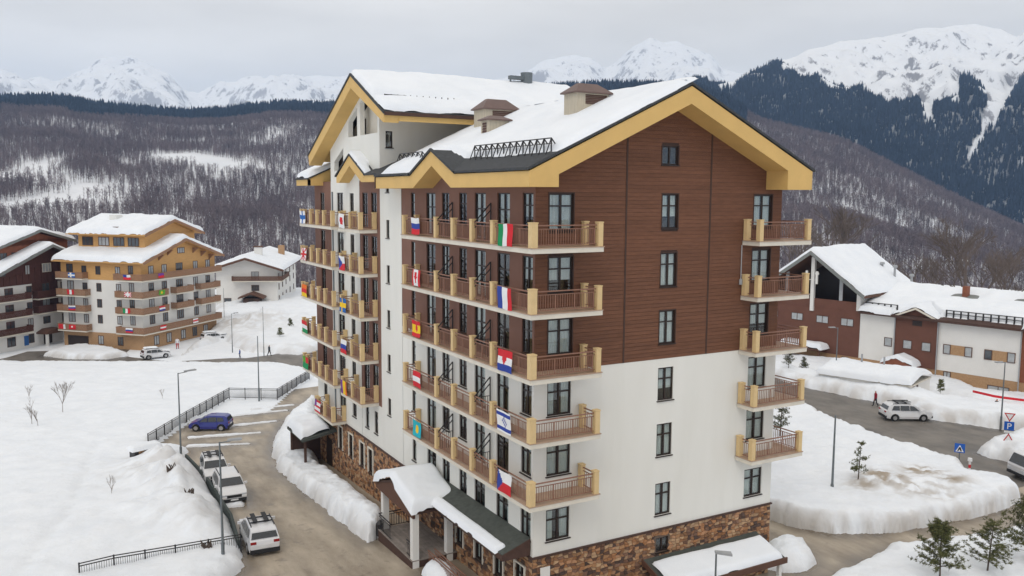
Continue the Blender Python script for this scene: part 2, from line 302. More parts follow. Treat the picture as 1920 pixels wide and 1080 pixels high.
snow_bank('snow_bank', gp((80, 668), (120, 655), (165, 652), (215, 658), (245, 668), (200, 674), (120, 674)), 0.8, 1.2, 0.3, 0.2, 0.3, 0.5, seed=9)
snow_bank('snow_slope', gp((336, 672), (365, 655), (420, 640), (460, 660), (560, 666), (620, 650), (640, 560), (500, 556), (405, 560), (398, 620)), 1.3, 3, 0.5, 0.5, 0.5, 0.35, wall=0.7, seed=10,
          bumps=[b(360, 662, 1.0, 3), b(450, 620, 0.8, 6), b(520, 610, 1.0, 8)], dirts=[b(440, 625, 0.5, 6), b(480, 618, 0.4, 6), b(415, 612, 0.5, 3)])
snow_bank('snow_mound', gp((790, 1078), (806, 1062), (835, 1064), (862, 1082), (850, 1100), (800, 1100)), 0.7, 0.9, 0.1, 0.15, 0.15, 0.2, seed=11)
# snow left between the parking bays
for q in (((352, 822), (490, 812)), ((350, 838), (470, 833)), ((430, 800), (520, 790)), ((430, 781), (540, 770)), ((470, 768), (550, 760))):
    a = G(*q[0]); c = G(*q[1]); e = (c-a)[:2]; n = np.array([-e[1], e[0]])/np.linalg.norm(e)*0.33
    snow_bank('snow_strip', [a[:2]+n, c[:2]+n*0.6, c[:2]-n*0.6, a[:2]-n], 0.14, 0.3, 0.12, 0.03, 0.18, 0.3, seed=int(q[0][1]))
for q in (((405, 952), (460, 948)), ((420, 905), (448, 950))):
    a = G(*q[0]); c = G(*q[1]); e = (c-a)[:2]; n = np.array([-e[1], e[0]])/np.linalg.norm(e)*0.4
    snow_bank('snow_strip', [a[:2]+n, c[:2]+n, c[:2]-n, a[:2]-n], 0.2, 0.3, 0.1, 0.05, 0.2, 0.3, seed=int(q[0][1]))

sheet('driveway', [(-12, -40), (-12.5, 15), (-11, 30), (-14, 42), (-5, 59), (2, 58), (8, 70), (16, 70), (9, 50), (3.5, 38.5), (1.4, 38.5), (1.4, -40)], M['drive'], 0.03)
sheet('forecourt', [(1, -40), (1, 2), (16.5, 2), (16.5, 12), (22, 15), (42, 12), (50, 3), (62, -12), (62, -40)], M['drive'], 0.034)
sheet('road', gp((1400, 690), (1515, 722), (1640, 750), (1740, 780), (1880, 802), (2060, 815), (2100, 905), (1900, 912), (1800, 892), (1700, 862), (1590, 822), (1510, 780), (1400, 745)), M['asphalt'], 0.042)
sheet('far_road', gp((-250, 645), (-60, 655), (70, 632), (140, 618), (200, 645), (280, 655), (420, 655), (560, 656), (660, 640), (680, 665), (560, 690), (400, 684), (200, 684), (-250, 684)), M['asphalt'], 0.038, 0.8)

# ------------------------------------------------------------------ hills and mountains (polar height fields round the valley)
def polar(name, ridge, d0, d1, z0f, prof, nr, na, namp, nsc, back=1.25, px0=-700, px1=2600, seed=0, m=None, ridge_noise=0.0, dirtf=None):
    pxs = np.linspace(px0, px1, na); ry = np.interp(pxs, [q[0] for q in ridge], [q[1] for q in ridge])
    az = YAW+np.arctan((pxs-960)/FPX)
    d1v = d1(pxs) if callable(d1) else np.full(na, d1)
    cosv = np.cos(np.arctan((pxs-960)/FPX))
    zr = CAM[2]+(366-ry)/FPX*d1v*cosv*1.006
    t = np.concatenate([np.linspace(0, 1, nr), np.linspace(1, back, 12)[1:]])
    T, A = np.meshgrid(t, az, indexing='ij'); PX = np.broadcast_to(pxs, T.shape)
    D = d0+(d1v-d0)*T
    Z0 = z0f(PX)
    Tc = np.clip(T, 0, 1); Z = Z0+(zr-Z0)*prof(Tc)
    Z = np.where(T > 1, zr-(T-1)*(zr-Z0)*1.4, Z)
    X = CAM[0]+D*np.sin(A); Y = CAM[1]+D*np.cos(A)
    amp = namp*np.sin(np.pi*np.clip(T, 0, 1))**0.6
    n = fbm(X/nsc, Y/nsc, 6, seed)
    rg = 1-np.abs(fbm(X/nsc*0.8, Y/nsc*0.8, 5, seed+9))*4
    Z = Z+amp*(n*1.4+0.35*(rg-0.5))+amp*.35*(1-4*np.abs(fbm(X/nsc*2.6, Y/nsc*2.6, 4, seed+13)))*(nsc > 300)+ridge_noise*fbm(PX/60, T*0+1, 4, seed+3)*sm(0.8, 1, T)
    return X, Y, Z, PX, T
def px_of(X, Y, Z):
    d = np.stack([X-CAM[0], Y-CAM[1], Z-CAM[2]], -1); w = d@fw
    return 960+FPX*(d@rt)/w, 540-FPX*(d@up)/w
# valley floor to the horizon
A, D = np.meshgrid(np.linspace(0, 2*np.pi, 121), np.concatenate([np.linspace(150, 2000, 12), np.linspace(2300, 6400, 12)]))
link('valley', grid_mesh('valley', CAM[0]+D*np.sin(A), CAM[1]+D*np.cos(A), -130+fbm(D*np.sin(A)/900, D*np.cos(A)/900, 3)*60, mats=[M['snow']]), kind='structure')

HR = [(-700, 215), (-200, 200), (0, 205), (120, 202), (200, 214), (350, 226), (430, 222), (520, 210), (620, 212), (760, 200), (900, 185), (1130, 172), (1290, 172), (1350, 195), (1417, 232), (1572, 268), (1689, 325), (1800, 378), (1920, 432), (2200, 480), (2600, 500)]
hd = lambda p: np.interp(p, [-700, 0, 1000, 1900, 2600], [1800, 1700, 1650, 1400, 1200])
X, Y, Z, PXh, Th = polar('hill', HR, 400, hd, lambda p: np.interp(p, [0, 1300, 1700, 2600], [-46, -52, -62, -66]), lambda t: np.where(t < 0.05, 0, np.clip((t-0.05)/0.95, 0, 1)**1.12), 130, 330, 34, 260, seed=21, m=None)
ground_forest = mat('leaf_litter_and_snow', (0.74, 0.76, 0.79), 0.9, 0.1, 0.02, col2=(0.83, 0.84, 0.86), spec=0.1)
link('hill', grid_mesh('hill', X, Y, Z, mats=[ground_forest]), kind='structure')
HILL = (X, Y, Z, PXh, Th)
# big mountain on the right, snow summit above the tree line
CR = [(-700, 330), (700, 300), (900, 230), (1050, 200), (1130, 186), (1290, 168), (1340, 168), (1365, 158), (1405, 136), (1440, 122), (1470, 110), (1510, 96), (1560, 84), (1600, 80), (1680, 68), (1730, 58), (1762, 54), (1800, 57), (1850, 64), (1880, 78), (1905, 66), (1940, 50), (2050, 60), (2300, 110), (2600, 200)]
md = lambda p: np.interp(p, [-700, 1200, 1450, 1800, 2600], [2300, 2100, 2450, 3000, 3000])
Xm, Ym, Zm, PXm, Tm = polar('mountain', CR, 1250, md, lambda p: np.interp(p, [900, 1400, 1900], [-60, -90, -110]), lambda t: 0.15*t+0.85*t**1.15, 230, 520, 170, 380, px0=700, px1=2500, seed=33, ridge_noise=28)
# rock: dark where steep and where noise says; forest floor darker
def mountain_mat(name, e0=0.2, sc=0.006, rock=(0.27, 0.275, 0.30)):
    m = bpy.data.materials.new(name); m.use_nodes = True; t = m.node_tree; b_ = t.nodes['Principled BSDF']; b_.inputs['Roughness'].default_value = 0.85; b_.inputs['Specular IOR Level'].default_value = 0.1
    g = t.nodes.new('ShaderNodeNewGeometry'); mp_ = t.nodes.new('ShaderNodeMapping'); mp_.inputs['Scale'].default_value = (1, 1, 0.35)
    t.links.new(g.outputs['Position'], mp_.inputs[0])
    n = t.nodes.new('ShaderNodeTexNoise'); n.inputs['Scale'].default_value = sc; n.inputs['Detail'].default_value = 9; n.inputs['Roughness'].default_value = 0.72
    t.links.new(mp_.outputs[0], n.inputs['Vector'])
    sp = t.nodes.new('ShaderNodeSeparateXYZ'); t.links.new(g.outputs['Normal'], sp.inputs[0])
    a = t.nodes.new('ShaderNodeMath'); a.operation = 'MULTIPLY_ADD'; a.inputs[1].default_value = -0.45; t.links.new(sp.outputs[2], a.inputs[0]); t.links.new(n.outputs[0], a.inputs[2])
    r = t.nodes.new('ShaderNodeValToRGB'); e = r.color_ramp.elements; e[0].position = e0; e[0].color = (0.83, 0.85, 0.88, 1); e[1].position = e0+.07; e[1].color = (*rock, 1)
    t.links.new(a.outputs[0], r.inputs[0])
    at = t.nodes.new('ShaderNodeAttribute'); at.attribute_name = 'dirt'; x = t.nodes.new('ShaderNodeMix'); x.data_type = 'RGBA'; x.inputs[7].default_value = (0.05, 0.055, 0.06, 1)
    t.links.new(at.outputs['Fac'], x.inputs[0]); t.links.new(r.outputs[0], x.inputs[6]); t.links.new(x.outputs[2], b_.inputs['Base Color']); return m
# tree line of the big mountain, by column
TL = [(700, 0), (1130, 150), (1290, 140), (1345, 160), (1372, 168), (1400, 150), (1456, 123), (1492, 140), (1500, 152), (1532, 150), (1552, 168), (1590, 178), (1615, 172), (1640, 190), (1660, 184), (1690, 200), (1722, 190), (1740, 230), (1752, 200), (1775, 195), (1797, 196), (1800, 150), (1814, 142), (1836, 160), (1852, 196), (1850, 240), (1866, 240), (1885, 205), (1905, 165), (1925, 135), (2000, 110), (2500, 100)]
CHUTES = [[(1848, 190), (1878, 190), (1848, 262), (1828, 300), (1806, 302), (1822, 262), (1836, 250)], [(1733, 195), (1745, 195), (1760, 240), (1748, 244)], [(1655, 170), (1690, 176), (1680, 186)], [(1780, 190), (1812, 188), (1796, 196)]]
def forest_mask(X, Y, Z, jit):
    px, py = px_of(X, Y, Z); tl = np.interp(px, [q[0] for q in TL], [q[1] for q in TL])
    k = py > tl+jit*10+fbm(X/80, Y/80, 4, 50)*26
    for c in CHUTES: k &= sdist(px+jit*6, py, c) < 2+fbm(X/40, Y/40, 3, 51)*8
    holes = fbm(X/110, Y/110, 5, 52); k &= ~((holes > 0.235) & (py < 420))
    return k
fm = forest_mask(Xm, Ym, Zm, 0)
link('mountain', grid_mesh('mountain', Xm, Ym, Zm, mats=[mountain_mat('snowy_rock', 0.232, .04, (0.3, 0.3, 0.32))], dirt=fm*0.62), kind='structure')
# far summits at the left and the middle
ER = [(-700, 190), (-200, 150), (-60, 165), (0, 148), (20, 142), (45, 148), (62, 160), (90, 156), (120, 168), (145, 160), (165, 148), (200, 136), (240, 134), (275, 142), (300, 158), (330, 182), (362, 206), (380, 206), (420, 186), (470, 172), (520, 160), (600, 152), (700, 150), (850, 170), (940, 160), (985, 142), (1010, 124), (1040, 114), (1075, 108), (1100, 114), (1128, 136), (1150, 122), (1180, 96), (1210, 80), (1235, 88), (1260, 84), (1290, 96), (1320, 104), (1345, 132), (1400, 150), (1600, 200), (2400, 260)]
Xe, Ye, Ze, _, _ = polar('far_mountain', ER, 2700, 4300, lambda p: p*0+20, lambda t: 0.3*t+0.7*t**1.3, 130, 520, 260, 600, px0=-600, px1=1700, seed=44, ridge_noise=40)
ZTOP = max(Zm.max(), Ze.max())+40
link('far_mountain', grid_mesh('far_mountain', Xe, Ye, Ze, mats=[mountain_mat('far_hazed_rock', 0.215, 0.034, (0.44, 0.45, 0.48))], dirt=Xe*0), kind='structure')  # rock paler than on the near mountain: fade of distance put into its colour

# ------------------------------------------------------------------ forests (one mass each; points carry the trees)
def bare_tree_mesh(name, seed, col):
    r = random.Random(seed); mb = MB(); H = 1.0
    mb.tube((0, 0, -0.1), (r.uniform(-.03, .03), r.uniform(-.03, .03), 0.92), 0.016, 0.004, 3, cap=False)
    for i in range(26):
        z = r.uniform(0.25, 0.9); a = r.uniform(0, 6.283); l = (0.34-0.22*abs(z-0.5))*r.uniform(0.5, 1.0); up_ = r.uniform(0.5, 1.3)
        q = (math.cos(a)*l*0.62, math.sin(a)*l*0.62, z+l*up_*0.6); w = 0.012
        s = (-math.sin(a)*w, math.cos(a)*w, 0)
        mb.add([(s[0], s[1], z), (-s[0], -s[1], z), q], [(0, 1, 2)])
        for k in range(2):
            tt = r.uniform(0.3, 0.9); p = (q[0]*tt, q[1]*tt, lerp(z, q[2], tt)); a2 = a+r.uniform(-1.2, 1.2); l2 = l*0.5
            e = (p[0]+math.cos(a2)*l2*.6, p[1]+math.sin(a2)*l2*.6, p[2]+l2*r.uniform(.4, 1)); mb.add([(p[0]-.006, p[1]+.006, p[2]), (p[0]+.006, p[1]-.006, p[2]), e], [(0, 1, 2)])
    return mb.mesh(name, col)
def cone_tree_mesh(name, seed, col):
    r = random.Random(seed); mb = MB(); mb.tube((0, 0, -0.08), (0, 0, 0.3), 0.02, 0.015, 3, cap=False)
    n = 7
    for k in range(6):
        z0 = 0.08+k*0.145; z1 = z0+0.27; rr = 0.185*(1-k/6.6)
        ring = [(math.cos(6.283*i/n+k)*rr*r.uniform(.65, 1.15), math.sin(6.283*i/n+k)*rr*r.uniform(.65, 1.15), z0+r.uniform(-.03, .03)) for i in range(n)]
        mb.add(ring+[(0, 0, min(z1, 1.0))], [(i, (i+1) % n, n) for i in range(n)])
    return mb.mesh(name, col)
twig = mat('bare_twigs', (0.15, 0.118, 0.125), 0.95, 0.3, 0.02, spec=0.05, col2=(0.23, 0.183, 0.185), obj_rand=0.3)
needle = mat('haze_blue_needles', (0.012, 0.022, 0.042), 0.9, 0.3, 0.02, spec=0.1, col2=(0.026, 0.04, 0.066), obj_rand=0.5)  # blue of the distant haze is mixed into the needle colour
def lib(meshes):
    c = bpy.data.collections.new('tree_shapes')
    for i, me in enumerate(meshes): o = bpy.data.objects.new('tree_shape', me); c.objects.link(o)
    return c
def scatter(name, label, cat, pts, scl, coll):
    me = bpy.data.meshes.new(name); me.vertices.add(len(pts)); me.vertices.foreach_set('co', np.asarray(pts, np.float32).ravel())
    a = me.attributes.new('s', 'FLOAT', 'POINT'); a.data.foreach_set('value', np.asarray(scl, np.float32))
    o = link(name, me, label=label, cat=cat, kind='stuff')
    g = bpy.data.node_groups.new(name, 'GeometryNodeTree'); g.interface.new_socket('Geometry', in_out='INPUT', socket_type='NodeSocketGeometry'); g.interface.new_socket('Geometry', in_out='OUTPUT', socket_type='NodeSocketGeometry')
    N = g.nodes.new; gi = N('NodeGroupInput'); go = N('NodeGroupOutput'); ip = N('GeometryNodeInstanceOnPoints'); ci = N('GeometryNodeCollectionInfo'); ci.inputs[0].default_value = coll; ci.inputs[1].default_value = True; ci.inputs[2].default_value = True
    na = N('GeometryNodeInputNamedAttribute'); na.data_type = 'FLOAT'; na.inputs[0].default_value = 's'
    rv = N('FunctionNodeRandomValue'); rv.data_type = 'FLOAT_VECTOR'; rv.inputs[0].default_value = (-0.05, -0.05, 0); rv.inputs[1].default_value = (0.05, 0.05, 6.28)
    ip.inputs['Pick Instance'].default_value = True
    K = g.links.new; K(gi.outputs[0], ip.inputs['Points']); K(ci.outputs[0], ip.inputs['Instance']); K(rv.outputs[0], ip.inputs['Rotation']); K(na.outputs[0], ip.inputs['Scale']); K(ip.outputs[0], go.inputs[0])
    md_ = o.modifiers.new('trees', 'NODES'); md_.node_group = g; return o
def sample_grid(X, Y, Z, n, rs, w=None):
    ny, nx = X.shape; dA = np.hypot(np.diff(X, axis=0)[:, :-1], np.diff(Y, axis=0)[:, :-1])*np.hypot(np.diff(X, axis=1)[:-1], np.diff(Y, axis=1)[:-1])
    wgt = dA if w is None else dA*w[:-1, :-1]
    c = rs.choice(dA.size, n, p=(wgt/wgt.sum()).ravel()); i, j = np.divmod(c, nx-1); u, v = rs.rand(n), rs.rand(n)
    f = lambda F: (F[i, j]*(1-v)+F[i, j+1]*v)*(1-u)+(F[i+1, j]*(1-v)+F[i+1, j+1]*v)*u
    return f(X), f(Y), f(Z)
rs = np.random.RandomState(5)
X, Y, Z, PXh, Th = HILL
vis = ((Th < 1.1) & (PXh > -350) & (PXh < 2250) & (Th > 0.02))*1.0
x, y, z = sample_grid(X, Y, Z, 165000, rs, vis); px, py = px_of(x, y, z)
dcam = np.hypot(x-CAM[0], y-CAM[1]); tt = (dcam-400)/(hd(px)-400)
open_ = fbm(x/150, y/150, 5, 60)+0.6*fbm(x/45, y/45, 3, 61)
def blob(cx, cy, rx, ry, a=1.0): return a*np.exp(-((px-cx)/rx)**2-((py-cy)/ry)**2)
clear = blob(275, 346, 110, 22, 1.1)+blob(385, 312, 75, 22, 1.0)+blob(540, 305, 95, 22, .9)+blob(335, 384, 30, 24, 1.3)+blob(180, 362, 70, 18, .8)+blob(105, 395, 60, 20, .7)+blob(60, 440, 50, 20, .6)+blob(150, 255, 80, 14, .35)+blob(60, 305, 80, 18, .5)+blob(1680, 352, 130, 14, .8)+blob(1730, 385, 150, 14, .8)+blob(1600, 345, 60, 12, .6)+blob(1800, 425, 120, 14, .7)+blob(1500, 400, 60, 22, .6)
clear = clear*.55; keep = (open_+0.30*clear < 0.19+0.16*rs.rand(len(x))) & (rs.rand(len(x)) < 0.95-0.75*np.clip(clear, 0, 1))
con = (tt > 0.85+fbm(x/160, y/160, 4, 62)*0.35+np.where((px > 0) & (px < 130), 0.1, 0)) & (px < 1400) & (rs.rand(len(x)) < 0.85)
con |= (tt > 0.97) & (px < 1400) & (rs.rand(len(x)) < .6)
dec = keep & ~con
TW = [bare_tree_mesh('bare_tree', 100+i, twig) for i in range(5)]; CT = [cone_tree_mesh('cone_tree', 200+i, needle) for i in range(4)]
P = np.stack([x, y, z-0.5], -1)
scatter('bare_woods', 'bare grey-brown winter woods covering the snowy hillside', 'woods', P[dec], 8.5+5.5*rs.rand(dec.sum()), lib(TW))
scatter('conifer_woods', 'dark conifers lining the crest of the near hillside', 'woods', P[con], 12+10*rs.rand(con.sum()), lib(CT))
w = ((PXm > 1080) & (PXm < 2150) & (Tm < 1.02) & (Tm > .08))*1.0
x, y, z = sample_grid(Xm, Ym, Zm, 170000, rs, w); k = forest_mask(x, y, z, rs.rand(len(x))-0.5)
px, py = px_of(x, y, z); k &= rs.rand(len(x)) < np.clip(0.9+fbm(x/45, y/45, 4, 77)*1.5, .3, 1)
P = np.stack([x, y, z-1], -1)
scatter('mountain_conifers', 'dense haze-blue conifer forest on the big mountain below its snow', 'forest', P[k], 10+9*rs.rand(k.sum()), lib(CT))

# ------------------------------------------------------------------ shared building pieces
_wc = {}
def window(parent, loc, rz, w, h, kind='double', curtain=0, name='window', sill=True, fm=None):
    """casement in a wall whose outside is local -y; origin at the middle of its bottom edge"""
    key = (round(w, 2), round(h, 2), kind, fm)
    F = M[fm or 'frame']
    if key not in _wc:
        fb = MB(); t = 0.075; y0, y1 = 0.06, 0.14
        fb.box(-w/2, w/2, y0, y1, 0, t); fb.box(-w/2, w/2, y0, y1, h-t, h); fb.box(-w/2, -w/2+t, y0, y1, t, h-t); fb.box(w/2-t, w/2, y0, y1, t, h-t)
        cols = 1 if (kind == 'single' and w < 0.8) else (3 if w > 1.9 else 2); zt = h*0.66 if h > 1.2 else None
        panes = []
        for c in range(cols):
            a = lerp(-w/2, w/2, c/cols); b_ = lerp(-w/2, w/2, (c+1)/cols)
            if c: fb.box(a-0.05, a+0.05, y0+0.002, y1-0.002, t, h-t)
            a += 0.05 if c else t; b_ -= 0.05 if c < cols-1 else t
            if zt: panes += [(a, b_, t, zt-0.035), (a, b_, zt+0.035, h-t)]
            else: panes += [(a, b_, t, h-t)]
        if zt: fb.box(-w/2+t, w/2-t, y0+0.004, y1-0.004, zt-0.035, zt+0.035)
        fm_ = fb.fix(fb.mesh('window', F))
        pm = [(MB().box(a, b_, 0.095, 0.105, c, d).mesh('pane', M['pane'])) for a, b_, c, d in panes]
        cm = []
        for v in range(3):
            cb = MB(); fr_ = (0.47, 0.34, 0.42)[v]; zb = (0.06, 0.06, h*0.35)[v]
            for s_ in (-1, 1):
                xs = [lerp(s_*w/2, s_*w/2*(1-2*fr_), i/10) for i in range(11)]
                vs = []
                for i, xx in enumerate(xs): dy = 0.19+0.025*math.sin(i*2.1+v); vs += [(xx, dy, zb), (xx, dy, h-0.04)]
                cb.add(vs, [(2*i, 2*i+2, 2*i+3, 2*i+1) for i in range(10)])
            cm.append(cb.mesh('curtain', M['curtain']))
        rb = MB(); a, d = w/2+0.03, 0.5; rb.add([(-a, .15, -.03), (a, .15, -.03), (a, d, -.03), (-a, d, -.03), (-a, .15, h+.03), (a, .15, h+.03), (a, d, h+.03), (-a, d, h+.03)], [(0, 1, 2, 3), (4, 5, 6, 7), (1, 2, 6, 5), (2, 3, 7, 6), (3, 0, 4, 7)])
        sb = MB().box(-w/2-0.06, w/2+0.06, -0.07, 0.09, -0.05, -0.002)
        _wc[key] = (fm_, pm, cm, rb.mesh('room_niche', M['room']), sb.fix(sb.mesh('sill', M['frame'])))
    fm_, pm, cm, rm, sm_ = _wc[key]
    o = link(name, fm_, parent, loc, rz)
    for p in pm: link('pane', p, o)
    link('room_niche', rm, o)
    if curtain: link('curtain', cm[curtain-1], o)
    if sill and kind != 'door': link('sill', sm_, o)
    return o
def wall_grid(parent, name, m, axis, c, u0, u1, z0, z1, holes, out, off, depth=0.16, extra=None):
    """flat wall with rectangular holes and reveals. axis 'x': wall in plane y=c; 'y': wall in plane x=c; out = sign of outward normal"""
    us = sorted({u0, u1, *[q for h in holes for q in (h[0], h[1])]}); zs = sorted({z0, z1, *[q for h in holes for q in (h[2], h[3])]})
    us = [q for q in us if u0 <= q <= u1]; zs = [q for q in zs if z0 <= q <= z1]
    mb = MB(); P = (lambda u, d, z: (u, c-out*d, z)) if axis == 'x' else (lambda u, d, z: (c-out*d, u, z))
    for i in range(len(us)-1):
        run = None
        for j in range(len(zs)-1):
            um = (us[i]+us[i+1])/2; zm = (zs[j]+zs[j+1])/2
            if any(h[0] < um < h[1] and h[2] < zm < h[3] for h in holes): continue
            mb.add([P(us[i], 0, zs[j]), P(us[i+1], 0, zs[j]), P(us[i+1], 0, zs[j+1]), P(us[i], 0, zs[j+1])], [(0, 1, 2, 3)])
    for a, b_, d, e in holes:
        q = [(a, d), (b_, d), (b_, e), (a, e)]
        for k in range(4):
            s, t_ = q[k], q[(k+1) % 4]; mb.add([P(s[0], 0, s[1]), P(t_[0], 0, t_[1]), P(t_[0], depth, t_[1]), P(s[0], depth, s[1])], [(0, 1, 2, 3)])
    for poly in (extra or []): mb.add([P(u, 0, z) for u, z in poly], [tuple(range(len(poly)))])
    me = mb.mesh(name, m, off); bm = bmesh.new(); bm.from_mesh(me); bmesh.ops.remove_doubles(bm, verts=bm.verts, dist=1e-4); bm.to_mesh(me); bm.free()
    return link(name, me, parent)
def roof_snow(parent, base, x0, x1, y0, y1, T, res, off=(0, 0, 0), edge=0.35, thick=None, seed=0, name='roof_snow', inset=0.0, lip=0.6, jag=.12):
    x = np.arange(x0, x1+res*.5, res); y = np.arange(y0, y1+res*.5, res); X, Y = np.meshgrid(x, y)
    d = np.minimum(np.minimum(X-x0, x1-X), np.minimum(Y-y0, y1-Y))-inset
    d = d+fbm(X/1.1, Y/1.1, 3, seed)*jag
    p = np.clip(d/edge, 0, 1); t = T*(1-(1-p)**2)**lip*(1+fbm(X/3, Y/3, 3, seed+1)*0.7)+p*fbm(X/0.8, Y/0.8, 3, seed+2)*0.08*T/0.35
    if thick is not None: t = t*thick(X, Y)
    t = np.where(d <= 0, -0.06, t); B = base(X, Y)
    return link(name, grid_mesh(name, X, Y, B+t, keep=t > 0.005, mats=[M['roofsnow']], dirt=X*0, off=off), parent)
def col_attr(me, cols):
    a = me.color_attributes.new('col', 'FLOAT_COLOR', 'CORNER'); n = len(me.loops); buf = np.ones((n, 4), np.float32); k = 0
    for p, c in zip(me.polygons, cols): buf[p.loop_start:p.loop_start+p.loop_total, :3] = c
    a.data.foreach_set('color', buf.ravel())
STONES = [(0.48, 0.26, 0.14), (0.42, 0.23, 0.115), (0.33, 0.17, 0.085), (0.17, 0.09, 0.058), (0.52, 0.34, 0.20), (0.38, 0.185, 0.085), (0.24, 0.135, 0.088), (0.47, 0.30, 0.175), (0.11, 0.07, 0.055)]
def stones(parent, axis, c, out, u0, u1, z0, z1, holes, off, n_parts, su=0.25, sz=0.16, seed=1, near=None):
    r = random.Random(seed); nu = int((u1-u0)/su); nzz = int((z1-z0)/sz)
    P = (lambda u, d, z: (u, c+out*d, z)) if axis == 'x' else (lambda u, d, z: (c+out*d, u, z))
    pt = {}
    for i in range(nu+1):
        for j in range(nzz+1):
            e = 0 < i < nu; f = 0 < j < nzz
            pt[i, j] = (u0+(u1-u0)*i/nu+(r.uniform(-.38, .38)*su if e else 0)+(0.25*su*(j % 2) if e else 0), z0+(z1-z0)*j/nzz+(r.uniform(-.36, .36)*sz if f else 0))
    cells = []
    for i in range(nu):
        for j in range(nzz):
            q = [pt[i, j], pt[i+1, j], pt[i+1, j+1], pt[i, j+1]]; cu = sum(a for a, _ in q)/4; cz = sum(b_ for _, b_ in q)/4
            if any(h[0]-.1 < cu < h[1]+.1 and h[2]-.08 < cz < h[3]+.08 for h in holes): continue
            q = [(lerp(a, cu, .07), lerp(b_, cz, .09)) for a, b_ in q]; d = r.uniform(.02, .06)
            q2 = [(lerp(a, cu, .13), lerp(b_, cz, .16)) for a, b_ in q]
            cells.append((cu, cz, [P(a, 0, z) for a, z in q]+[P(a, d, z) for a, z in q2], (lambda f_, c_: tuple(v*f_ for v in c_))(r.uniform(.8, 1.25), r.choice(STONES))))
    cells.sort(key=near) if near else None
    fs = [(4, 5, 6, 7)]+[(k, (k+1) % 4, (k+1) % 4+4, k+4) for k in range(4)]
    for cu, cz, vs, col in cells[:n_parts]:
        mb = MB().add(vs, fs); me = mb.fix(mb.mesh('stone', M['stone'], off)); col_attr(me, [col]*5); link('stone', me, parent)
    mb = MB(); cs = []
    for cu, cz, vs, col in cells[n_parts:]: mb.add(vs, fs); cs += [col]*5
    if cs:
        me = mb.fix(mb.mesh('stone_cladding', M['stone'], off)); col_attr(me, cs); link('stone_cladding', me, parent, kind='stuff')

# ------------------------------------------------------------------ the hotel
OFF = (1.11, 1.55, -3.2)
H = thing('hotel', 'tall brown and white hotel with ochre eaves, stone base and flag-hung balconies', 'hotel', OFF)
FX, GY = 1.11, 1.55                                     # planes of the long front (faces -x) and the gable (faces -y)
RX = 17.1; BY = 37.0
FLO = [15.25, 12.25, 9.25, 6.25, 3.25, 0.25]
off = OFF
def win_g(u, z0, w, h, kind='double', cur=0): window(H, (u-off[0], GY-off[1], z0-off[2]), 0, w, h, kind, cur)
def win_f(u, z0, w, h, kind='double', cur=0): window(H, (FX-off[0], u-off[1], z0-off[2]), -math.pi/2, w, h, kind, cur)
# gable wall
hw, hb, hs = [], [], []
for k, f in enumerate(FLO):
    dst = hb if k < 3 else hw
    zb = f+0.72 if k < 5 else f+0.42; ht = 1.75 if k < 5 else 1.6
    dst.append((1.86, 3.23, zb, zb+ht)); dst.append((15.0, 16.35, zb, zb+ht))
    z2 = f+0.72 if k < 5 else f+0.5; dst.append((8.63, 9.66, z2, z2+1.75))
hb.append((8.55, 9.6, 19.2, 20.15))
ROOFZ = lambda x: 18.75+0.463*(x+.15) if x < 9.05 else 23.01-0.463*(x-9.05)
wall_grid(H, 'white_wall', M['white'], 'x', GY, FX, RX, 0, 9.2, hw, -1, off)
wall_grid(H, 'brown_wall', M['seam'], 'x', GY+0.02, FX, RX, 9.2, 18.4, hb[:-1], -1, off)
wall_grid(H, 'brown_wall', M['seam'], 'x', GY+0.02, 6, 12, 18.4, 20.3, hb[-1:], -1, off, extra=[[(1.2, 18.4), (6, 18.4), (6, 20.3), (4.9, 20.3)], [(12, 18.4), (16.9, 18.4), (13.2, 20.3), (12, 20.3)], [(4.9, 20.3), (13.2, 20.3), (9.05, 22.2)]])
for a, b_, c, d in hw: win_g((a+b_)/2, c, b_-a, d-c, 'double', rng.choice([1, 1, 2, 3]))
for i, (a, b_, c, d) in enumerate(hb): win_g((a+b_)/2, c, b_-a, d-c, 'double', 0 if i == len(hb)-1 else rng.choice([1, 1, 2, 3]))
# cladding boards between the vertical battens
bars = [FX, 6.36, 11.85, RX]; rowh = 0.195; z = 9.2; pk = 0
while z < 22.8:
    z1 = z+rowh-0.013; zm = z+rowh/2
    lo, hi = FX, RX
    if z1 > 18.1: lo = max(lo, (z1-18.0)/0.463-0.9); hi = min(hi, 18.6-(z1-18.0)/0.463+0.3)
    for q in range(3):
        a, b_ = max(lo, bars[q]+0.05*(q > 0)), min(hi, bars[q+1]-0.05*(q < 2)); segs = [(a, b_)]
        for h in hb:
            if h[2] < z1 and h[3] > z:
                ns = []
                for s0, s1 in segs:
                    if h[0] >= s1 or h[1] <= s0: ns.append((s0, s1)); continue
                    if h[0]-.02 > s0: ns.append((s0, h[0]-.02))
                    if h[1]+.02 < s1: ns.append((h[1]+.02, s1))
                segs = ns
        for s0, s1 in segs:
            if s1-s0 < 0.08: continue
            mb = MB(); dy = rng.uniform(0, .006)
            mb.add([(s0, GY-.012-dy, z), (s1, GY-.012-dy, z), (s1, GY-.004-dy, z1), (s0, GY-.004-dy, z1), (s0, GY+.02, z), (s1, GY+.02, z), (s1, GY+.02, z1), (s0, GY+.02, z1)], [(0, 1, 2, 3), (0, 4, 5, 1), (3, 2, 6, 7), (0, 3, 7, 4), (1, 5, 6, 2)])
            link('plank', mb.fix(mb.mesh('plank', M['plank'], off)), H); pk += 1
    z += rowh
for xb in bars[1:3]: MB().box(xb-.05, xb+.05, GY-.03, GY+.03, 9.2, ROOFZ(xb)-.6).build('batten', M['seam'], H, off)
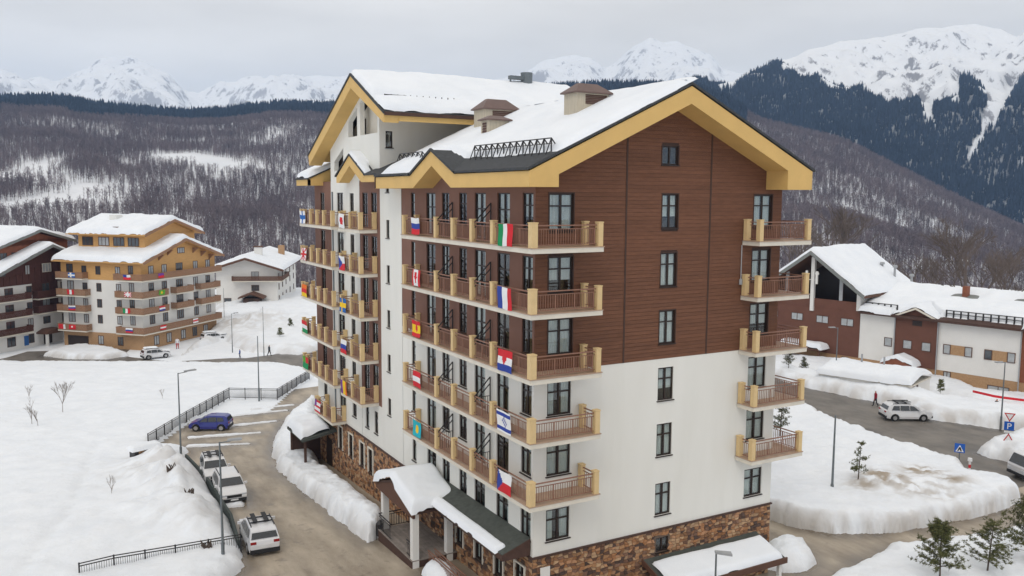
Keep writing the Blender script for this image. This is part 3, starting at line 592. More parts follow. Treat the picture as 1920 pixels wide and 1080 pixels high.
for a, b_, c, d in hb:                                  # dark casings round the openings in the boards
    mb = MB(); mb.box(a-.06, a, GY-.03, GY+.03, c-.06, d+.06); mb.box(b_, b_+.06, GY-.03, GY+.03, c-.06, d+.06); mb.box(a, b_, GY-.029, GY+.03, d, d+.06); mb.box(a, b_, GY-.029, GY+.03, c-.06, c)
    mb.build('window_casing', M['seam'], H, off)
# long front
cols = [(16.25, .62, 'w'), (13.55, 1.3, 'd'), (11.5, 1.0, 'w'), (9.25, .95, 'w'), (7.2, 1.25, 'd'), (4.65, 1.3, 'd'), (2.25, 1.0, 'w')]
fh = {'brown': [], 'white': []}; fwn = []
for k, f in enumerate(FLO):
    for (u, w_, t_) in cols:
        if k == 5: zb, ht = f+0.55, 1.5
        elif t_ == 'd': zb, ht = f+0.04, 2.45
        else: zb, ht = f+0.75, 1.74
        fh['brown' if k < 3 else 'white'].append((u-w_/2, u+w_/2, zb, zb+ht)); fwn.append((u, zb, w_, ht, 'door' if (t_ == 'd' and k < 5) else ('single' if w_ < .8 else 'double')))
wall_grid(H, 'brown_wall', M['brown'], 'y', FX, GY+.02, 18.1, 9.2, 18.3, fh['brown'], -1, off, extra=[[(8.1, 18.3), (13.4, 18.3), (10.6, 19.55)]])
wall_grid(H, 'white_wall', M['white'], 'y', FX, GY, 18.1, 0, 9.2, fh['white'], -1, off)
# white stair strip and the wing beyond it
sh = [(20.2, 20.8, 14.75-3*k, 15.95-3*k) for k in range(-1, 6)]
sh = [h for h in sh if h[2] > 0]
wall_grid(H, 'white_wall', M['white'], 'y', FX-.012, 18.1, 21.9, 0, 19.2, sh, -1, off)
for h in sh: fwn.append(((h[0]+h[1])/2, h[2], .6, h[3]-h[2], 'single'))
b3, w3, w4, b5, w5 = [], [], [], [], []
for k, f in enumerate(FLO):
    for u in (24.9, 23.1):
        if k < 5: b3.append((u-.55, u+.55, f+.04, f+2.5)); fwn.append((u, f+.04, 1.1, 2.46, 'door'))
        else: w3.append((u-.35, u+.35, f+.6, f+2.2)); fwn.append((u, f+.6, .7, 1.6, 'single'))
    for u, w_ in ((30.4, 1.5), (27.7, .9)):
        d_ = w_ > 1 and k < 6
        zb, ht = (f+.04, 2.45) if d_ else (f+.75, 1.7)
        w4.append((u-w_/2, u+w_/2, zb, zb+ht)); fwn.append((u, zb, w_, ht, 'door' if d_ else 'double'))
    u = 34.9
    if k < 5: b5.append((u-.55, u+.55, f+.04, f+2.5)); fwn.append((u, f+.04, 1.1, 2.46, 'door'))
    else: w5.append((u-.45, u+.45, f+.7, f+2.3)); fwn.append((u, f+.7, .9, 1.6, 'double'))
wall_grid(H, 'brown_wall', M['brown'], 'y', FX, 21.9, 26.0, 3.0, 18.6, b3, -1, off)
wall_grid(H, 'white_wall', M['white'], 'y', FX, 21.9, 26.0, 0, 3.0, w3, -1, off)
wall_grid(H, 'white_wall', M['white'], 'y', FX-.012, 26.0, 32.6, 0, 18.6, w4, -1, off)
wall_grid(H, 'brown_wall', M['brown'], 'y', FX, 32.6, BY, 3.0, 18.6, b5, -1, off)
wall_grid(H, 'white_wall', M['white'], 'y', FX, 32.6, BY, 0, 3.0, w5, -1, off)
for u, zb, w_, ht, kd in fwn: win_f(u, zb, w_, ht, kd, rng.choice([0, 0, 1, 2, 2, 3]))
# tall gable of the cross wing, with its open loggia
TP, TS, TZ = 24.65, 0.485, 25.7                         # ridge y, slope, ridge height
tz = lambda y: TZ-.85-TS*abs(y-TP)
def gal_wall():
    from mathutils.geometry import tessellate_polygon as tp
    outer = [(21.9, 18.6), (32.6, 18.6), (32.6, tz(32.6)+.1), (TP, tz(TP)+.1), (21.9, tz(21.9)+.1)]
    holes = [[(28.25, 21.75), (26.3, 21.75), (26.3, 23.75), (28.2, 22.85)], [(25.7, 21.75), (22.25, 21.75), (22.25, 23.3), (24.65, 24.45), (25.7, 24.0)], [(31.7, 19.35), (29.55, 19.5), (29.45, 21.05), (31.65, 20.1)]]
    mb = MB(); allp = [p for q in [outer]+holes for p in q]
    tri = tp([[Vector((a, c, 0)) for a, c in q] for q in [outer]+holes])
    mb.add([(FX, a, c) for a, c in allp], tri)
    for h in holes:
        n = len(h); mb.add([(FX, a, c) for a, c in h]+[(FX+.35, a, c) for a, c in h], [(i, (i+1) % n, (i+1) % n+n, i+n) for i in range(n)])
    mb.build('white_wall', M['white'], H, off)
    mb = MB(); mb.add([(FX+.35, 21.95, 21.7), (FX+.75, 21.95, 21.7), (FX+.75, 32, 21.7), (FX+.35, 32, 21.7)], [(0, 1, 2, 3)])
    mb.add([(FX+.75, 21.95, 18.8), (FX+.75, 32.5, 18.8), (FX+.75, 32.5, 20.8), (FX+.75, 24.65, 24.6), (FX+.75, 21.95, 23.2)], [(0, 1, 2, 3, 4)]); mb.build('loggia_back', M['slab'], H, off)
    mb = MB(); mb.box(FX+.66, FX+.72, 26.5, 27.3, 21.72, 23.0); mb.box(FX+.5, FX+.56, 29, 32.2, 18.9, 21.2); mb.build('loggia_door_and_shade', M['frame'], H, off)  # door, plus a dark sheet standing for shade in the lower-left opening
gal_wall()
wall_grid(H, 'white_wall', M['white'], 'x', 21.9, FX, 17.0, 15, 23.3, [(1.55, 2.05, 20.75, 21.85)], -1, off)
window(H, (1.8-off[0], 21.9-off[1], 20.75-off[2]), 0, .5, 1.1, 'single', 0)
# rest of the shell
mb = MB(); mb.add([(RX, GY, -4.6), (RX, BY, -6), (RX, BY, 9.2), (RX, GY, 9.2)], [(0, 1, 2, 3)]); mb.add([(FX, BY, -6), (RX, BY, -6), (RX, BY, 18.6), (FX, BY, 18.6)], [(0, 1, 2, 3)]); mb.add([(FX+.001, 32.61, 18.6), (RX, 32.61, 18.6), (RX, 32.61, 20.8), (FX+.001, 32.61, 20.8)], [(0, 1, 2, 3)]); mb.build('rear_wall', M['white'], H, off)
mb = MB(); mb.add([(RX, GY+.02, 9.2), (RX, BY, 9.2), (RX, BY, 18.7), (RX, GY+.02, 18.7)], [(0, 1, 2, 3)]); mb.build('side_wall', M['brown'], H, off)
# stone base
sg = [(8.75, 9.6, -1.3, -.5)]; sf = [(31.5, 30.6, 0, 0)]
sf = [(u-.45, u+.45, -2.35, -.55) for u in (31.0, 28.5, 26.0, 24.2)]+[(u-.45, u+.45, -2.3, -.75) for u in (9.6, 7.2, 4.9, 2.7)]
SB = wall_grid(H, 'stone_base', M['mortar'], 'x', GY-.02, FX-.02, RX, -4.7, 0, sg, -1, off)
stones(SB, 'x', GY-.02, -1, FX-.02, RX, -4.2, -.06, sg, off, 280, seed=4, near=lambda c: abs(c[0]-6)*.4-c[1])
SB2 = wall_grid(H, 'stone_base', M['mortar'], 'y', FX-.02, GY, BY, -5.2, 0, sf, -1, off)
stones(SB2, 'y', FX-.02, -1, GY, BY, -5.0, -.06, sf, off, 0, su=.3, sz=.19, seed=5)
window(H, (9.175-off[0], GY-.02-off[1], -1.3-off[2]), 0, .85, .8, 'double', 0)
for a, b_, c, d in sf:
    window(H, (FX-.02-off[0], (a+b_)/2-off[1], c-off[2]), -math.pi/2, b_-a, d-c, 'double', 2)
    mb = MB(); x0 = FX-.1
    mb.box(x0, FX, a-.12, a, c, d+.1); mb.box(x0, FX, b_, b_+.12, c, d+.1); mb.box(x0+.003, FX, a, b_, d, d+.1); mb.build('window_surround', M['slab'], H, off)
mb = MB(); mb.box(FX-.1, RX+.06, GY-.12, GY, -.05, .03); mb.box(FX-.12, FX, GY, BY+.05, -.052, .028); mb.build('base_ledge', M['darkwood'], H, off)
MB().box(1.5, 2.05, GY-.13, GY-.09, -1.5, -.55).build('notice_board', M['offwhite'], H, off)
MB().box(1.68, 1.86, GY-.135, GY-.13, -1.28, -1.1).build('notice_mark', FM['r'], H, off)

# --- roofs
RF = MB()
def slab_poly(mb, pts, t=.16): mb.prism(pts, (0, 0, -t))
ez = lambda x: 18.86+(x+.25)*4.31/9.3
slab_poly(RF, [(-.25, -.06, 18.86), (9.05, -.06, 23.17), (9.05, 19.4, 23.17), (-.25, 19.4, 18.86), (-.25, 13.55, 18.86), (2.55, 10.6, ez(2.55)), (-.25, 7.65, 18.86)], .12)
slab_poly(RF, [(9.05, -.06, 23.17), (17.85, -.06, 19.10), (17.85, 19.4, 19.10), (9.05, 19.4, 23.17)], .12)
ROOF = RF.build('roof', M['shingle'], H, off)
mb = MB()
poly = [(-.15, 18.70), (9.05, 22.98), (17.7, 18.98), (17.7, 18.0), (15.85, 18.0), (15.85, 19.0), (9.05, 22.13), (1.4, 18.58), (1.4, 18.0), (-.15, 18.0)]
for a, c in ((0, 4), (4, 8)): pass
def strip_prism(mb, top, bot, d):                       # chevron between an upper and a lower polyline (3d), extruded by d
    for i in range(len(top)-1): mb.prism([top[i], top[i+1], bot[i+1], bot[i]], d)
y0 = 0.0
T_ = [(x, y0, z) for x, z in [(-.15, 18.70), (1.4, 19.42), (9.05, 22.98), (15.85, 19.83), (17.7, 18.98)]]
B_ = [(x, y0, z) for x, z in [(-.15, 18.0), (1.4, 18.0), (9.05, 22.13), (15.85, 19.0), (17.7, 18.0)]]
strip_prism(mb, [T_[0], T_[1]], [B_[0], (1.4, y0, 18.0)], (0, 1.56, 0))
strip_prism(mb, [T_[1], T_[2], T_[3]], [(1.4, y0, 18.58), B_[2], (15.85, y0, 19.0)], (0, 1.56, 0))
strip_prism(mb, [T_[3], T_[4]], [(15.85, y0, 18.0), (17.7, y0, 18.0)], (0, 1.56, 0))
mb.build('bargeboard', M['yellow'], ROOF, off)
mb = MB(); x0 = -.15; d = (1.25, 0, 0)
strip_prism(mb, [(x0, 1.56, 18.70), (x0, 7.6, 18.70)], [(x0, 1.56, 18.0), (x0, 7.6, 18.0)], d)
strip_prism(mb, [(x0, 13.6, 18.70), (x0, 19.4, 18.70)], [(x0, 13.6, 18.0), (x0, 19.4, 18.0)], d)
strip_prism(mb, [(x0, 7.6, 18.72), (x0, 10.6, 20.02), (x0, 13.6, 18.72)], [(x0, 8.15, 18.0), (x0, 10.6, 19.2), (x0, 13.2, 18.0)], d)
mb.prism([(x0, 7.6, 18.72), (x0, 8.15, 18.0), (x0, 7.6, 18.0)], d); mb.prism([(x0, 13.6, 18.72), (x0, 13.6, 18.0), (x0, 13.2, 18.0)], d)
mb.build('fascia', M['yellow'], ROOF, off)
mb = MB()
for s in (-1, 1): slab_poly(mb, [(-.25, 10.6+s*3.1, 18.82), (-.25, 10.6, 20.16), (2.75, 10.6, 20.16), (-.1, 10.6+s*3.1, 18.86)], .13)
mb.build('dormer_roof', M['shingle'], ROOF, off)
# right eave beam
mb = MB(); mb.box(16.4, 17.7, 1.57, 19.4, 18.0, 18.9); mb.build('fascia', M['yellow'], ROOF, off)
mb = MB(); mb.prism([(-.2, 19.4, 18.72), (9.05, 19.4, 23.0), (9.05, 19.4, 22.2), (-.2, 19.4, 18.0)], (0, -.12, 0)); mb.prism([(9.05, 19.4, 23.0), (17.7, 19.4, 18.98), (17.7, 19.4, 18.0), (9.05, 19.4, 22.2)], (0, -.12, 0)); mb.build('rear_bargeboard', M['darkwood'], ROOF, off)
# tall roof
xf = 0.1; e1, e2 = 18.4, 35.1
zt = lambda y: TZ-TS*abs(y-TP)
RF2 = MB(); slab_poly(RF2, [(xf-.06, e1-.08, zt(e1)+.12), (xf-.06, TP, TZ+.16), (18.2, TP, TZ+.16), (18.2, e1-.08, zt(e1)+.12)]); slab_poly(RF2, [(xf-.06, TP, TZ+.16), (xf-.06, e2+.08, zt(e2)+.12), (18.2, e2+.08, zt(e2)+.12), (18.2, TP, TZ+.16)])
ROOF2 = RF2.build('roof', M['shingle'], H, off)
mb = MB(); strip_prism(mb, [(xf, e1, zt(e1)), (xf, TP, TZ), (xf, e2, zt(e2))], [(xf, e1+.1, zt(e1)-.55), (xf, TP, TZ-.85), (xf, e2-.15, zt(e2)-.75)], (1.03, 0, 0)); mb.build('bargeboard', M['yellow'], ROOF2, off)
mb = MB(); mb.prism([(1.12, e1, zt(e1)-.02), (1.12, e1, zt(e1)-.45), (1.12, 21.9, zt(21.9)-.5), (1.12, 21.9, zt(21.9)-.05)], (16.5, 0, 0)); mb.prism([(1.12, e2, zt(e2)-.02), (1.12, e2, zt(e2)-.45), (1.12, 32.6, zt(32.6)-.5), (1.12, 32.6, zt(32.6)-.05)], (16.5, 0, 0)); mb.build('soffit', M['yellow'], ROOF2, off)
mb = MB(); mb.box(xf, 17.5, e1-.2, e1-.07, zt(e1)-.12, zt(e1)+.1); mb.build('gutter', M['darkwood'], ROOF2, off)
# low roofs of the wing: small dormer and the end roof
mb = MB(); x0 = .3
strip_prism(mb, [(x0, 22.6, 18.95), (x0, 25.75, 20.35), (x0, 28.7, 18.85)], [(x0, 23.3, 18.45), (x0, 25.75, 19.62), (x0, 28.1, 18.45)], (.83, 0, 0))
mb.prism([(x0, 20.4, 18.9), (x0, 22.6, 18.9), (x0, 23.3, 18.45), (x0, 20.4, 18.45)], (.83, 0, 0)); mb.prism([(x0, 28.7, 18.85), (x0, 28.1, 18.45), (x0, 28.7, 18.45)], (.83, 0, 0))
LR = mb.build('dormer_fascia', M['yellow'], H, off)
mb = MB()
for s in (-1, 1): slab_poly(mb, [(.22, 25.7+s*3.2, 18.98), (.22, 25.7, 20.46), (3.3, 25.7, 20.46), (1.2, 25.7+s*3.2, 18.98)], .1)
slab_poly(mb, [(.22, 19.5, 18.99), (.22, 22.7, 18.99), (2.6, 22.7, 20.0), (2.6, 19.5, 20.0)], .1)
mb.build('dormer_roof', M['shingle'], LR, off)
mb = MB(); mb.prism([(-.1, 34.6, 18.78), (-.1, 38, 18.78), (-.1, 38, 18.3), (-.1, 34.6, 18.3)], (.2, 0, 0)); mb.prism([(-.1, 34.6, 18.78), (5, 34.6, 21.1), (5, 34.6, 18.3), (-.1, 34.6, 18.3)], (0, .2, 0)); mb.prism([(.1, 34.8, 18.31), (1.11, 34.8, 18.31), (1.11, 38, 18.31), (.1, 38, 18.31)], (0, 0, .06))
LR2 = mb.build('end_fascia', M['yellow'], H, off)
mb = MB(); slab_poly(mb, [(-.2, 34.52, 18.86), (5, 34.52, 21.22), (5, 38.1, 21.22), (-.2, 38.1, 18.86)], .1); mb.build('end_roof', M['shingle'], LR2, off)
roof_snow(LR2, lambda X, Y: 18.86+(X+.2)*.454, -.15, 4.8, 34.6, 38, .4, .14, off, seed=70)
# roof snow
bl = lambda X, Y: np.maximum(18.86+.4634*(X+.25), np.where(X < 2.8, 20.17-.435*np.abs(Y-10.6), 0))
def cover(X, Y):
    n = fbm(X/1.4, Y/1.4, 3, 80)*1.0
    bare = sm(11.0, 10.4, Y)*sm(1.6+n*.8, 1.35+n*.8, X+np.clip(Y-8.5, 0, 3)*.25)                      # bare shingles below the snow guard
    bare = np.maximum(bare, sm(13.9, 13.0, Y)*sm(10.3, 10.7, Y)*sm(.5, .2, X))
    bare = np.maximum(bare, sm(17.9, 18.6, Y+n*.4)*sm(2.6, 1.6, X))
    return 1-bare
roof_snow(ROOF, bl, -.22, 9.4, -.06, 19.38, .34, .13, off, .8, cover, seed=71, jag=.06)
br = lambda X, Y: 23.17-.4625*(X-9.05)
roof_snow(ROOF, br, 8.7, 17.8, .05, 19.35, .16, .16, off, 1.2, None, seed=72, jag=.06)
b2 = lambda X, Y: TZ+.14-TS*np.abs(Y-TP)
roof_snow(ROOF2, b2, .12, 18, 18.4, 35, .42, .17, off, .4, lambda X, Y: 1-.85*np.exp(-((Y-20.6)/.35)**2)*sm(.2, .6, X)*sm(7, 5, X), seed=73)
bd = lambda X, Y: 20.46-.4625*np.abs(Y-25.7)
roof_snow(LR, bd, .26, 2.2, 22.6, 28.8, .22, .1, off, .2, lambda X, Y: np.where((Y < 24) & (X > .9+fbm(X, Y, 2, 3)), 0, 1), seed=74)
# snow guards
def guard(x, ya, yb, zb, h=.62, dx=.5, lean=.25):
    mb = MB(); n = max(3, int(abs(yb-ya)/.62))
    mb.bar((x, ya, zb+h), (x, yb, zb+h), .05); mb.bar((x+.04, ya, zb+.38), (x+.04, yb, zb+.38), .035)
    for i in range(n+1):
        y = lerp(ya, yb, i/n); mb.bar((x, y, zb), (x, y, zb+h), .05); mb.bar((x, y, zb+h), (x+dx, y+.25, zb+dx*.46), .045); mb.bar((x-.3, y, zb-.14), (x, y, zb+h), .04)
    mb.build('snow_guard', M['iron'], ROOF, off)
guard(1.35, .6, 8.3, 19.6); guard(1.3, 15.2, 18.8, 19.57)
mb = MB()
for i in range(12): mb.bar((.9+i*.45, 20.3, 23.5), (.9+i*.45, 20.3, 24.1), .05)
mb.bar((.9, 20.3, 24.05), (2.4, 20.3, 24.05), .06); mb.bar((.9, 20.3, 23.95), (6.2, 20.3, 23.9), .04); mb.build('snow_guard', M['iron'], ROOF2, off)
# chimneys
def chimney(parent, x0, x1, y0, y1, zb, zw, zc, lou):
    c = MB().box(x0, x1, y0, y1, zb, zw).build('chimney', M['chim'], parent, off)
    mb = MB(); e = .16; mx_, my_ = (x0+x1)/2, (y0+y1)/2; a, b_ = (x1-x0)*.28, (y1-y0)*.12
    mb.add([(x0-e, y0-e, zw), (x1+e, y0-e, zw), (x1+e, y1+e, zw), (x0-e, y1+e, zw), (x0-e, y0-e, zw+.07), (x1+e, y0-e, zw+.07), (x1+e, y1+e, zw+.07), (x0-e, y1+e, zw+.07), (mx_-a, my_-b_, zc), (mx_+a, my_-b_, zc), (mx_+a, my_+b_, zc), (mx_-a, my_+b_, zc)],
           [(0, 3, 2, 1), (0, 1, 5, 4), (1, 2, 6, 5), (2, 3, 7, 6), (3, 0, 4, 7), (4, 5, 9, 8), (5, 6, 10, 9), (6, 7, 11, 10), (7, 4, 8, 11), (8, 9, 10, 11)])
    mb.build('chimney_cap', M['cap'], parent, off)
    u0, u1, z0, z1, face = lou
    mb = MB(); n = 6
    for i in range(n):
        z = lerp(z0, z1, i/n); zz = z+(z1-z0)/n*.85
        if face == 'y': mb.prism([(u0, y0-.03, z), (u1, y0-.03, z), (u1, y0-.005, zz), (u0, y0-.005, zz)], (0, .03, 0))
        else: mb.prism([(x0-.03, u0, z), (x0-.03, u1, z), (x0-.005, u1, zz), (x0-.005, u0, zz)], (.03, 0, 0))
    mb.build('louvre', M['cap_dark'], parent, off)
M['chim'] = mat('beige_cladding', (0.50, 0.44, 0.34), 0.8, .12, 3, stretch=(4, 4, .3)); M['cap'] = mat('brown_metal_cap', (0.15, 0.098, 0.085), .5, .1, 2); M['cap_dark'] = mat('brown_louvre', (0.10, 0.05, 0.04), .6)
chimney(ROOF, 5.55, 7.6, 4.9, 6.1, 20.6, 22.95, 23.5, (6.1, 7.45, 22.4, 22.9, 'y'))
chimney(ROOF, 4.2, 5.6, 12.2, 13.1, 20.2, 22.0, 22.3, (12.4, 12.9, 21.0, 21.9, 'x'))
chimney(ROOF, 5.7, 8.1, 15.6, 17.0, 20.4, 23.0, 23.7, (6.3, 7.9, 22.3, 22.95, 'y'))
mb = MB(); mb.tube((13.9, 24.4, 25.4), (13.9, 24.4, 26.85), .42, .46, 10); mb.box(12.4, 13.6, 24.2, 24.6, 26.3, 26.55); mb.bar((12.5, 24.4, 25.6), (12.5, 24.4, 26.4), .1); mb.build('roof_vent', M['metal'], ROOF2, off)
for x, y, z, hh in ((15.4, 25, 25.0, 1.2), (16.8, 25, 25.0, .9)): MB().tube((x, y, z), (x, y, z+hh), .22, .22, 8).build('roof_pipe', M['metal'], ROOF2, off)

# --- balconies
def rail(mb, p, q, z, h=1.0, step=.13):
    L_ = math.dist(p, q); d = ((q[0]-p[0])/L_, (q[1]-p[1])/L_); n = int(L_/step)
    for zz, t in ((z+h, .055), (z+h-.16, .035), (z+.12, .035)): mb.bar((*p, zz), (*q, zz), t)
    for i in range(1, n):
        c = (p[0]+d[0]*L_*i/n, p[1]+d[1]*L_*i/n); mb.bar((*c, z+.12), (*c, z+h-.16), .022 if i % 8 else .05)
def post(bal, x, y, z, w=.27, wy=.27, h=1.1): 
    o = MB().box(x-w/2, x+w/2, y-wy/2, y+wy/2, z, z+h).box(x-w/2-.02, x+w/2+.02, y-wy/2-.02, y+wy/2+.02, z+h, z+h+.05)
    o.build('post', M['post'], bal, off)
def balcony(poly, z, runs, posts, dividers=()):
    """poly: outline of the slab; z: underside"""
    mb = MB(); mb.prism([(x, y, z) for x, y in poly], (0, 0, .22))
    cx, cy = sum(p[0] for p in poly)/len(poly), sum(p[1] for p in poly)/len(poly)
    bal = mb.build('balcony', M['slab'], H, off)
    mb = MB(); mb.prism([(lerp(x, cx, -.003)+math.copysign(.03, x-cx), y+math.copysign(.03, y-cy), z+.222) for x, y in poly], (0, 0, .04)); mb.build('floor_tiles', M['tile'], bal, off)
    for p, q in runs: mb = MB(); rail(mb, p, q, z+.26); mb.build('railing', M['rail'], bal, off)
    for p in posts: post(bal, p[0], p[1], z+.262, *(p[2:]))
    for yd in dividers:
        mb = MB(); zf = z+.26
        mb.bar((1.02, yd, zf), (1.02, yd, zf+1.95), .05); mb.bar((.12, yd, zf+1.0), (1.02, yd, zf+1.95), .05); mb.bar((.12, yd, zf+.72), (1.02, yd, zf+1.6), .045); mb.bar((.1, yd, zf+.95), (1.02, yd, zf+.95), .03)
        for i in range(1, 7): xx = .1+.9*i/7; mb.bar((xx, yd, zf), (xx, yd, zf+.95), .018)
        mb.build('divider', M['iron'], bal, off)
    return bal
for k in range(5):
    z = 15-3.0*k
    poly = [(0, 0), (3.94, 0), (3.94, GY-.03), (FX-.02, GY-.03), (FX-.02, 15.43), (0, 15.43)]
    i_ = .16
    ps = [(i_, i_, .32, .32), (i_, 1.95+.1, .2, .2), (i_, 3.9), (i_, 6.15), (i_, 8.4), (i_, 10.6), (i_, 15.25), (3.78, i_), (3.78, GY-.22, .26, .26), (.95, 15.25, .26, .26)][:]
    ps.pop(1)
    yy = [i_+.17, 3.75, 4.05, 6.0, 6.3, 8.25, 8.55, 10.45, 10.75, 15.1]
    runs = [((i_, yy[j]), (i_, yy[j+1])) for j in range(0, 10, 2)]+[((i_+.17, i_), (3.63, i_)), ((3.78, i_+.15), (3.78, GY-.36)), ((i_+.15, 15.25), (.82, 15.25))]
    balcony(poly, z, runs, ps, (10.4, 5.85))
    # right corner
    x2, x3, y2 = 14.22, 18.14, .26
    poly = [(x2, y2), (x3, y2), (x3, 4.2), (RX+.02, 4.2), (RX+.02, GY-.03), (x2, GY-.03)]
    c = .16
    balcony(poly, z, [((x2+c, y2+c+.15), (x2+c, GY-.4)), ((x2+c+.15, y2+c), (x3-c-.15, y2+c)), ((x3-c, y2+c+.15), (x3-c, 4.0))], [(x2+c, y2+c), (x2+c, GY-.2, .3, .26), (x3-c, y2+c)])
    # wing, inner column
    poly = [(-.2, 22.45), (FX-.02, 22.45), (FX-.02, 26.9), (-.2, 26.9)]
    balcony(poly, z, [((-.04, 22.8), (-.04, 24.6)), ((-.04, 24.85), (-.04, 26.6)), ((.12, 22.6), (.8, 22.6)), ((.12, 26.74), (.8, 26.74))], [(-.04, 22.61), (.94, 22.61), (-.04, 24.7, .2, .2), (-.04, 26.74), (.94, 26.74)])
for k in range(6):
    z = 15-3.0*k; ya, yb = (29.0, 37.5) if k < 5 else (29.6, 34.2)
    poly = [(-.05, ya), (FX-.02, ya), (FX-.02, yb), (-.05, yb)]
    ys = [ya+.16]+[ya+2.2+1.75*i for i in range(int((yb-ya-2.4)/1.75)+1)]+[yb-.16]
    balcony(poly, z, [((.11, ys[j]+.16), (.11, ys[j+1]-.16)) for j in range(len(ys)-1)]+[((.27, ya+.16), (.8, ya+.16)), ((.27, yb-.16), (.8, yb-.16))], [(.11, y) for y in ys]+[(.94, ya+.16), (.94, yb-.16)])
mb = MB()
mb.tube((.35, 29.9, 0.4), (.35, 29.9, 17.8), .06, .06, 6); mb.build('downpipe', M['metal'], H, off)
mb = MB(); mb.tube((14.12, 1.45, 13.0), (14.12, 1.45, 15.0), .03, .03, 6); mb.tube((14.12, 1.45, 12.85), (14.12, 1.45, 13.15), .09, .09, 8); mb.build('wall_pipe', M['grey'], H, off)

# --- lean-to roof, entrance porch, side canopies
mb = MB(); mb.prism([(FX, 1.75, .95), (-.45, 1.75, .42), (-.45, 1.75, .28), (FX, 1.75, .28)], (0, 11.4, 0)); LT = mb.build('lean_to_roof', M['shingle_green'], H, off)
mb = MB(); mb.prism([(FX-.05, 1.74, .93), (-.48, 1.74, .4), (-.48, 1.74, .1), (FX-.05, 1.74, .1)], (0, -.05, 0)); mb.box(-.5, -.44, 1.72, 12.9, .1, .36); mb.build('lean_to_fascia', M['darkwood'], LT, off)
roof_snow(LT, lambda X, Y: .42+(X+.45)*.34+.01, -.62, .0, 2.2, 13.0, .2, .08, off, .16, None, seed=75)
mb = MB(); mb.box(FX-.02, FX+.35, 1.9, 12.8, .3, .32); 
PZ = 1.0; py0, pya, py1, px0 = 9.75, 12.9, 15.75, -1.75
pz = lambda y: PZ-.3*abs(y-pya)
mb = MB()
slab_poly(mb, [(px0, py0, pz(py0)), (px0, pya, PZ), (FX, pya, PZ), (FX, py0, pz(py0))], .14); slab_poly(mb, [(px0, pya, PZ), (px0, py1, pz(py1)), (FX, py1, pz(py1)), (FX, pya, PZ)], .14)
PR = mb.build('porch_roof', M['darkwood'], H, off)
mb = MB(); strip_prism(mb, [(px0+.05, py0+.1, pz(py0)-.1), (px0+.05, pya, PZ-.12), (px0+.05, py1-.1, pz(py1)-.1)], [(px0+.05, py0+.1, pz(py0)-.4), (px0+.05, pya, pz(py0)-.4), (px0+.05, py1-.1, pz(py1)-.4)], (.14, 0, 0)); mb.build('porch_gable', M['soffit'], PR, off)
roof_snow(PR, lambda X, Y: PZ-.3*np.abs(Y-pya), px0-.12, FX, py0-.1, py1+.1, .62, .1, off, .4, None, seed=76, lip=.5)
for x, y, zb in ((-1.5, 10.1, -3.3), (-1.3, 15.2, -3.6), (.6, 10.1, -3.3)): MB().box(x-.19, x+.19, y-.19, y+.19, zb, .0).build('porch_post', M['offwhite'], H, off)
for i in range(18):
    x = -1.75+i*.16; MB().box(x, x+.15, 9.9, 15.3, -2.85, -2.8+.004*(i % 3)).build('deck_board', M['wood'], H, off)
MB().box(-1.74, FX, 9.95, 15.25, -4.2, -2.86).build('deck_base', M['darkwood'], H, off)
mb = MB(); rail(mb, (-1.7, 13.2), (-1.7, 15.2), -2.8, 1.0, .16); rail(mb, (-1.7, 15.2), (.9, 15.2), -2.8, 1.0, .16); rail(mb, (-1.65, 10.0), (-1.65, 10.9), -2.8, .9, .16); mb.build('porch_railing', M['iron'], H, off)
MB().box(FX-.05, FX-.03, 11.3, 13.6, -2.8, -.4).build('entrance_door', M['frame'], H, off)
mb = MB(); rail(mb, (-.9, 1.0), (-.9, 9.6), -3.2, 1.0, .14); rail(mb, (-.5, 1.0), (-.5, 9.6), -3.2, 1.0, .14); mb.build('ramp_railing', M['rail'], H, off)
# canopy at the far end of the front
cz = lambda x: -1.5+(x+1.7)*.18
mb = MB(); mb.prism([(-1.7, 32.0, cz(-1.7)), (FX, 32.0, cz(FX)), (FX, 32.0, cz(FX)-.22), (-1.7, 32.0, cz(-1.7)-.22)], (0, 4.6, 0)); CN = mb.build('canopy_roof', M['shingle_green'], H, off)
roof_snow(CN, lambda X, Y: cz(X), -1.75, .6, 32.3, 36.7, .7, .12, off, .4, None, seed=77)
for y in (32.3, 36.3): MB().box(-1.5, -1.32, y-.09, y+.09, -5.0, -1.6).build('canopy_post', M['darkwood'], H, off)
MB().box(-1.4, FX-.1, 36.3, 36.4, -5, -1.6).build('canopy_screen', M['darkwood'], H, off); MB().box(FX-.1, FX-.07, 33.2, 34.6, -4.6, -2.2).build('side_door', M['frame'], H, off)
# canopy on the gable side
gzc = lambda y: -1.5-(GY-y)*.30
mb = MB(); mb.prism([(7.9, GY, -1.45), (7.9, -.75, gzc(-.75)), (7.9, -.75, gzc(-.75)-.2), (7.9, GY, -1.65)], (8.1, 0, 0)); CN = mb.build('canopy_roof', M['shingle_green'], H, off)
mb = MB(); mb.box(7.8, 16.1, -.84, -.76, gzc(-.75)-.3, gzc(-.75)+.02); mb.prism([(7.86, GY, -1.42), (7.86, -.8, gzc(-.8)+.03), (7.86, -.8, gzc(-.8)-.28), (7.86, GY, -1.72)], (-.06, 0, 0)); mb.build('canopy_fascia', M['soffit'], CN, off)
roof_snow(CN, lambda X, Y: gzc(Y)+.02, 8.1, 15.85, -.75, 1.05, .28, .09, off, .25, None, seed=78)
for x in (8.2, 12, 15.75): MB().box(x-.1, x+.1, -.68, -.48, -4.6, gzc(-.58)-.12).build('canopy_post', M['offwhite'], H, off)
for i in range(5):
    x = 8.6+i*1.5; 
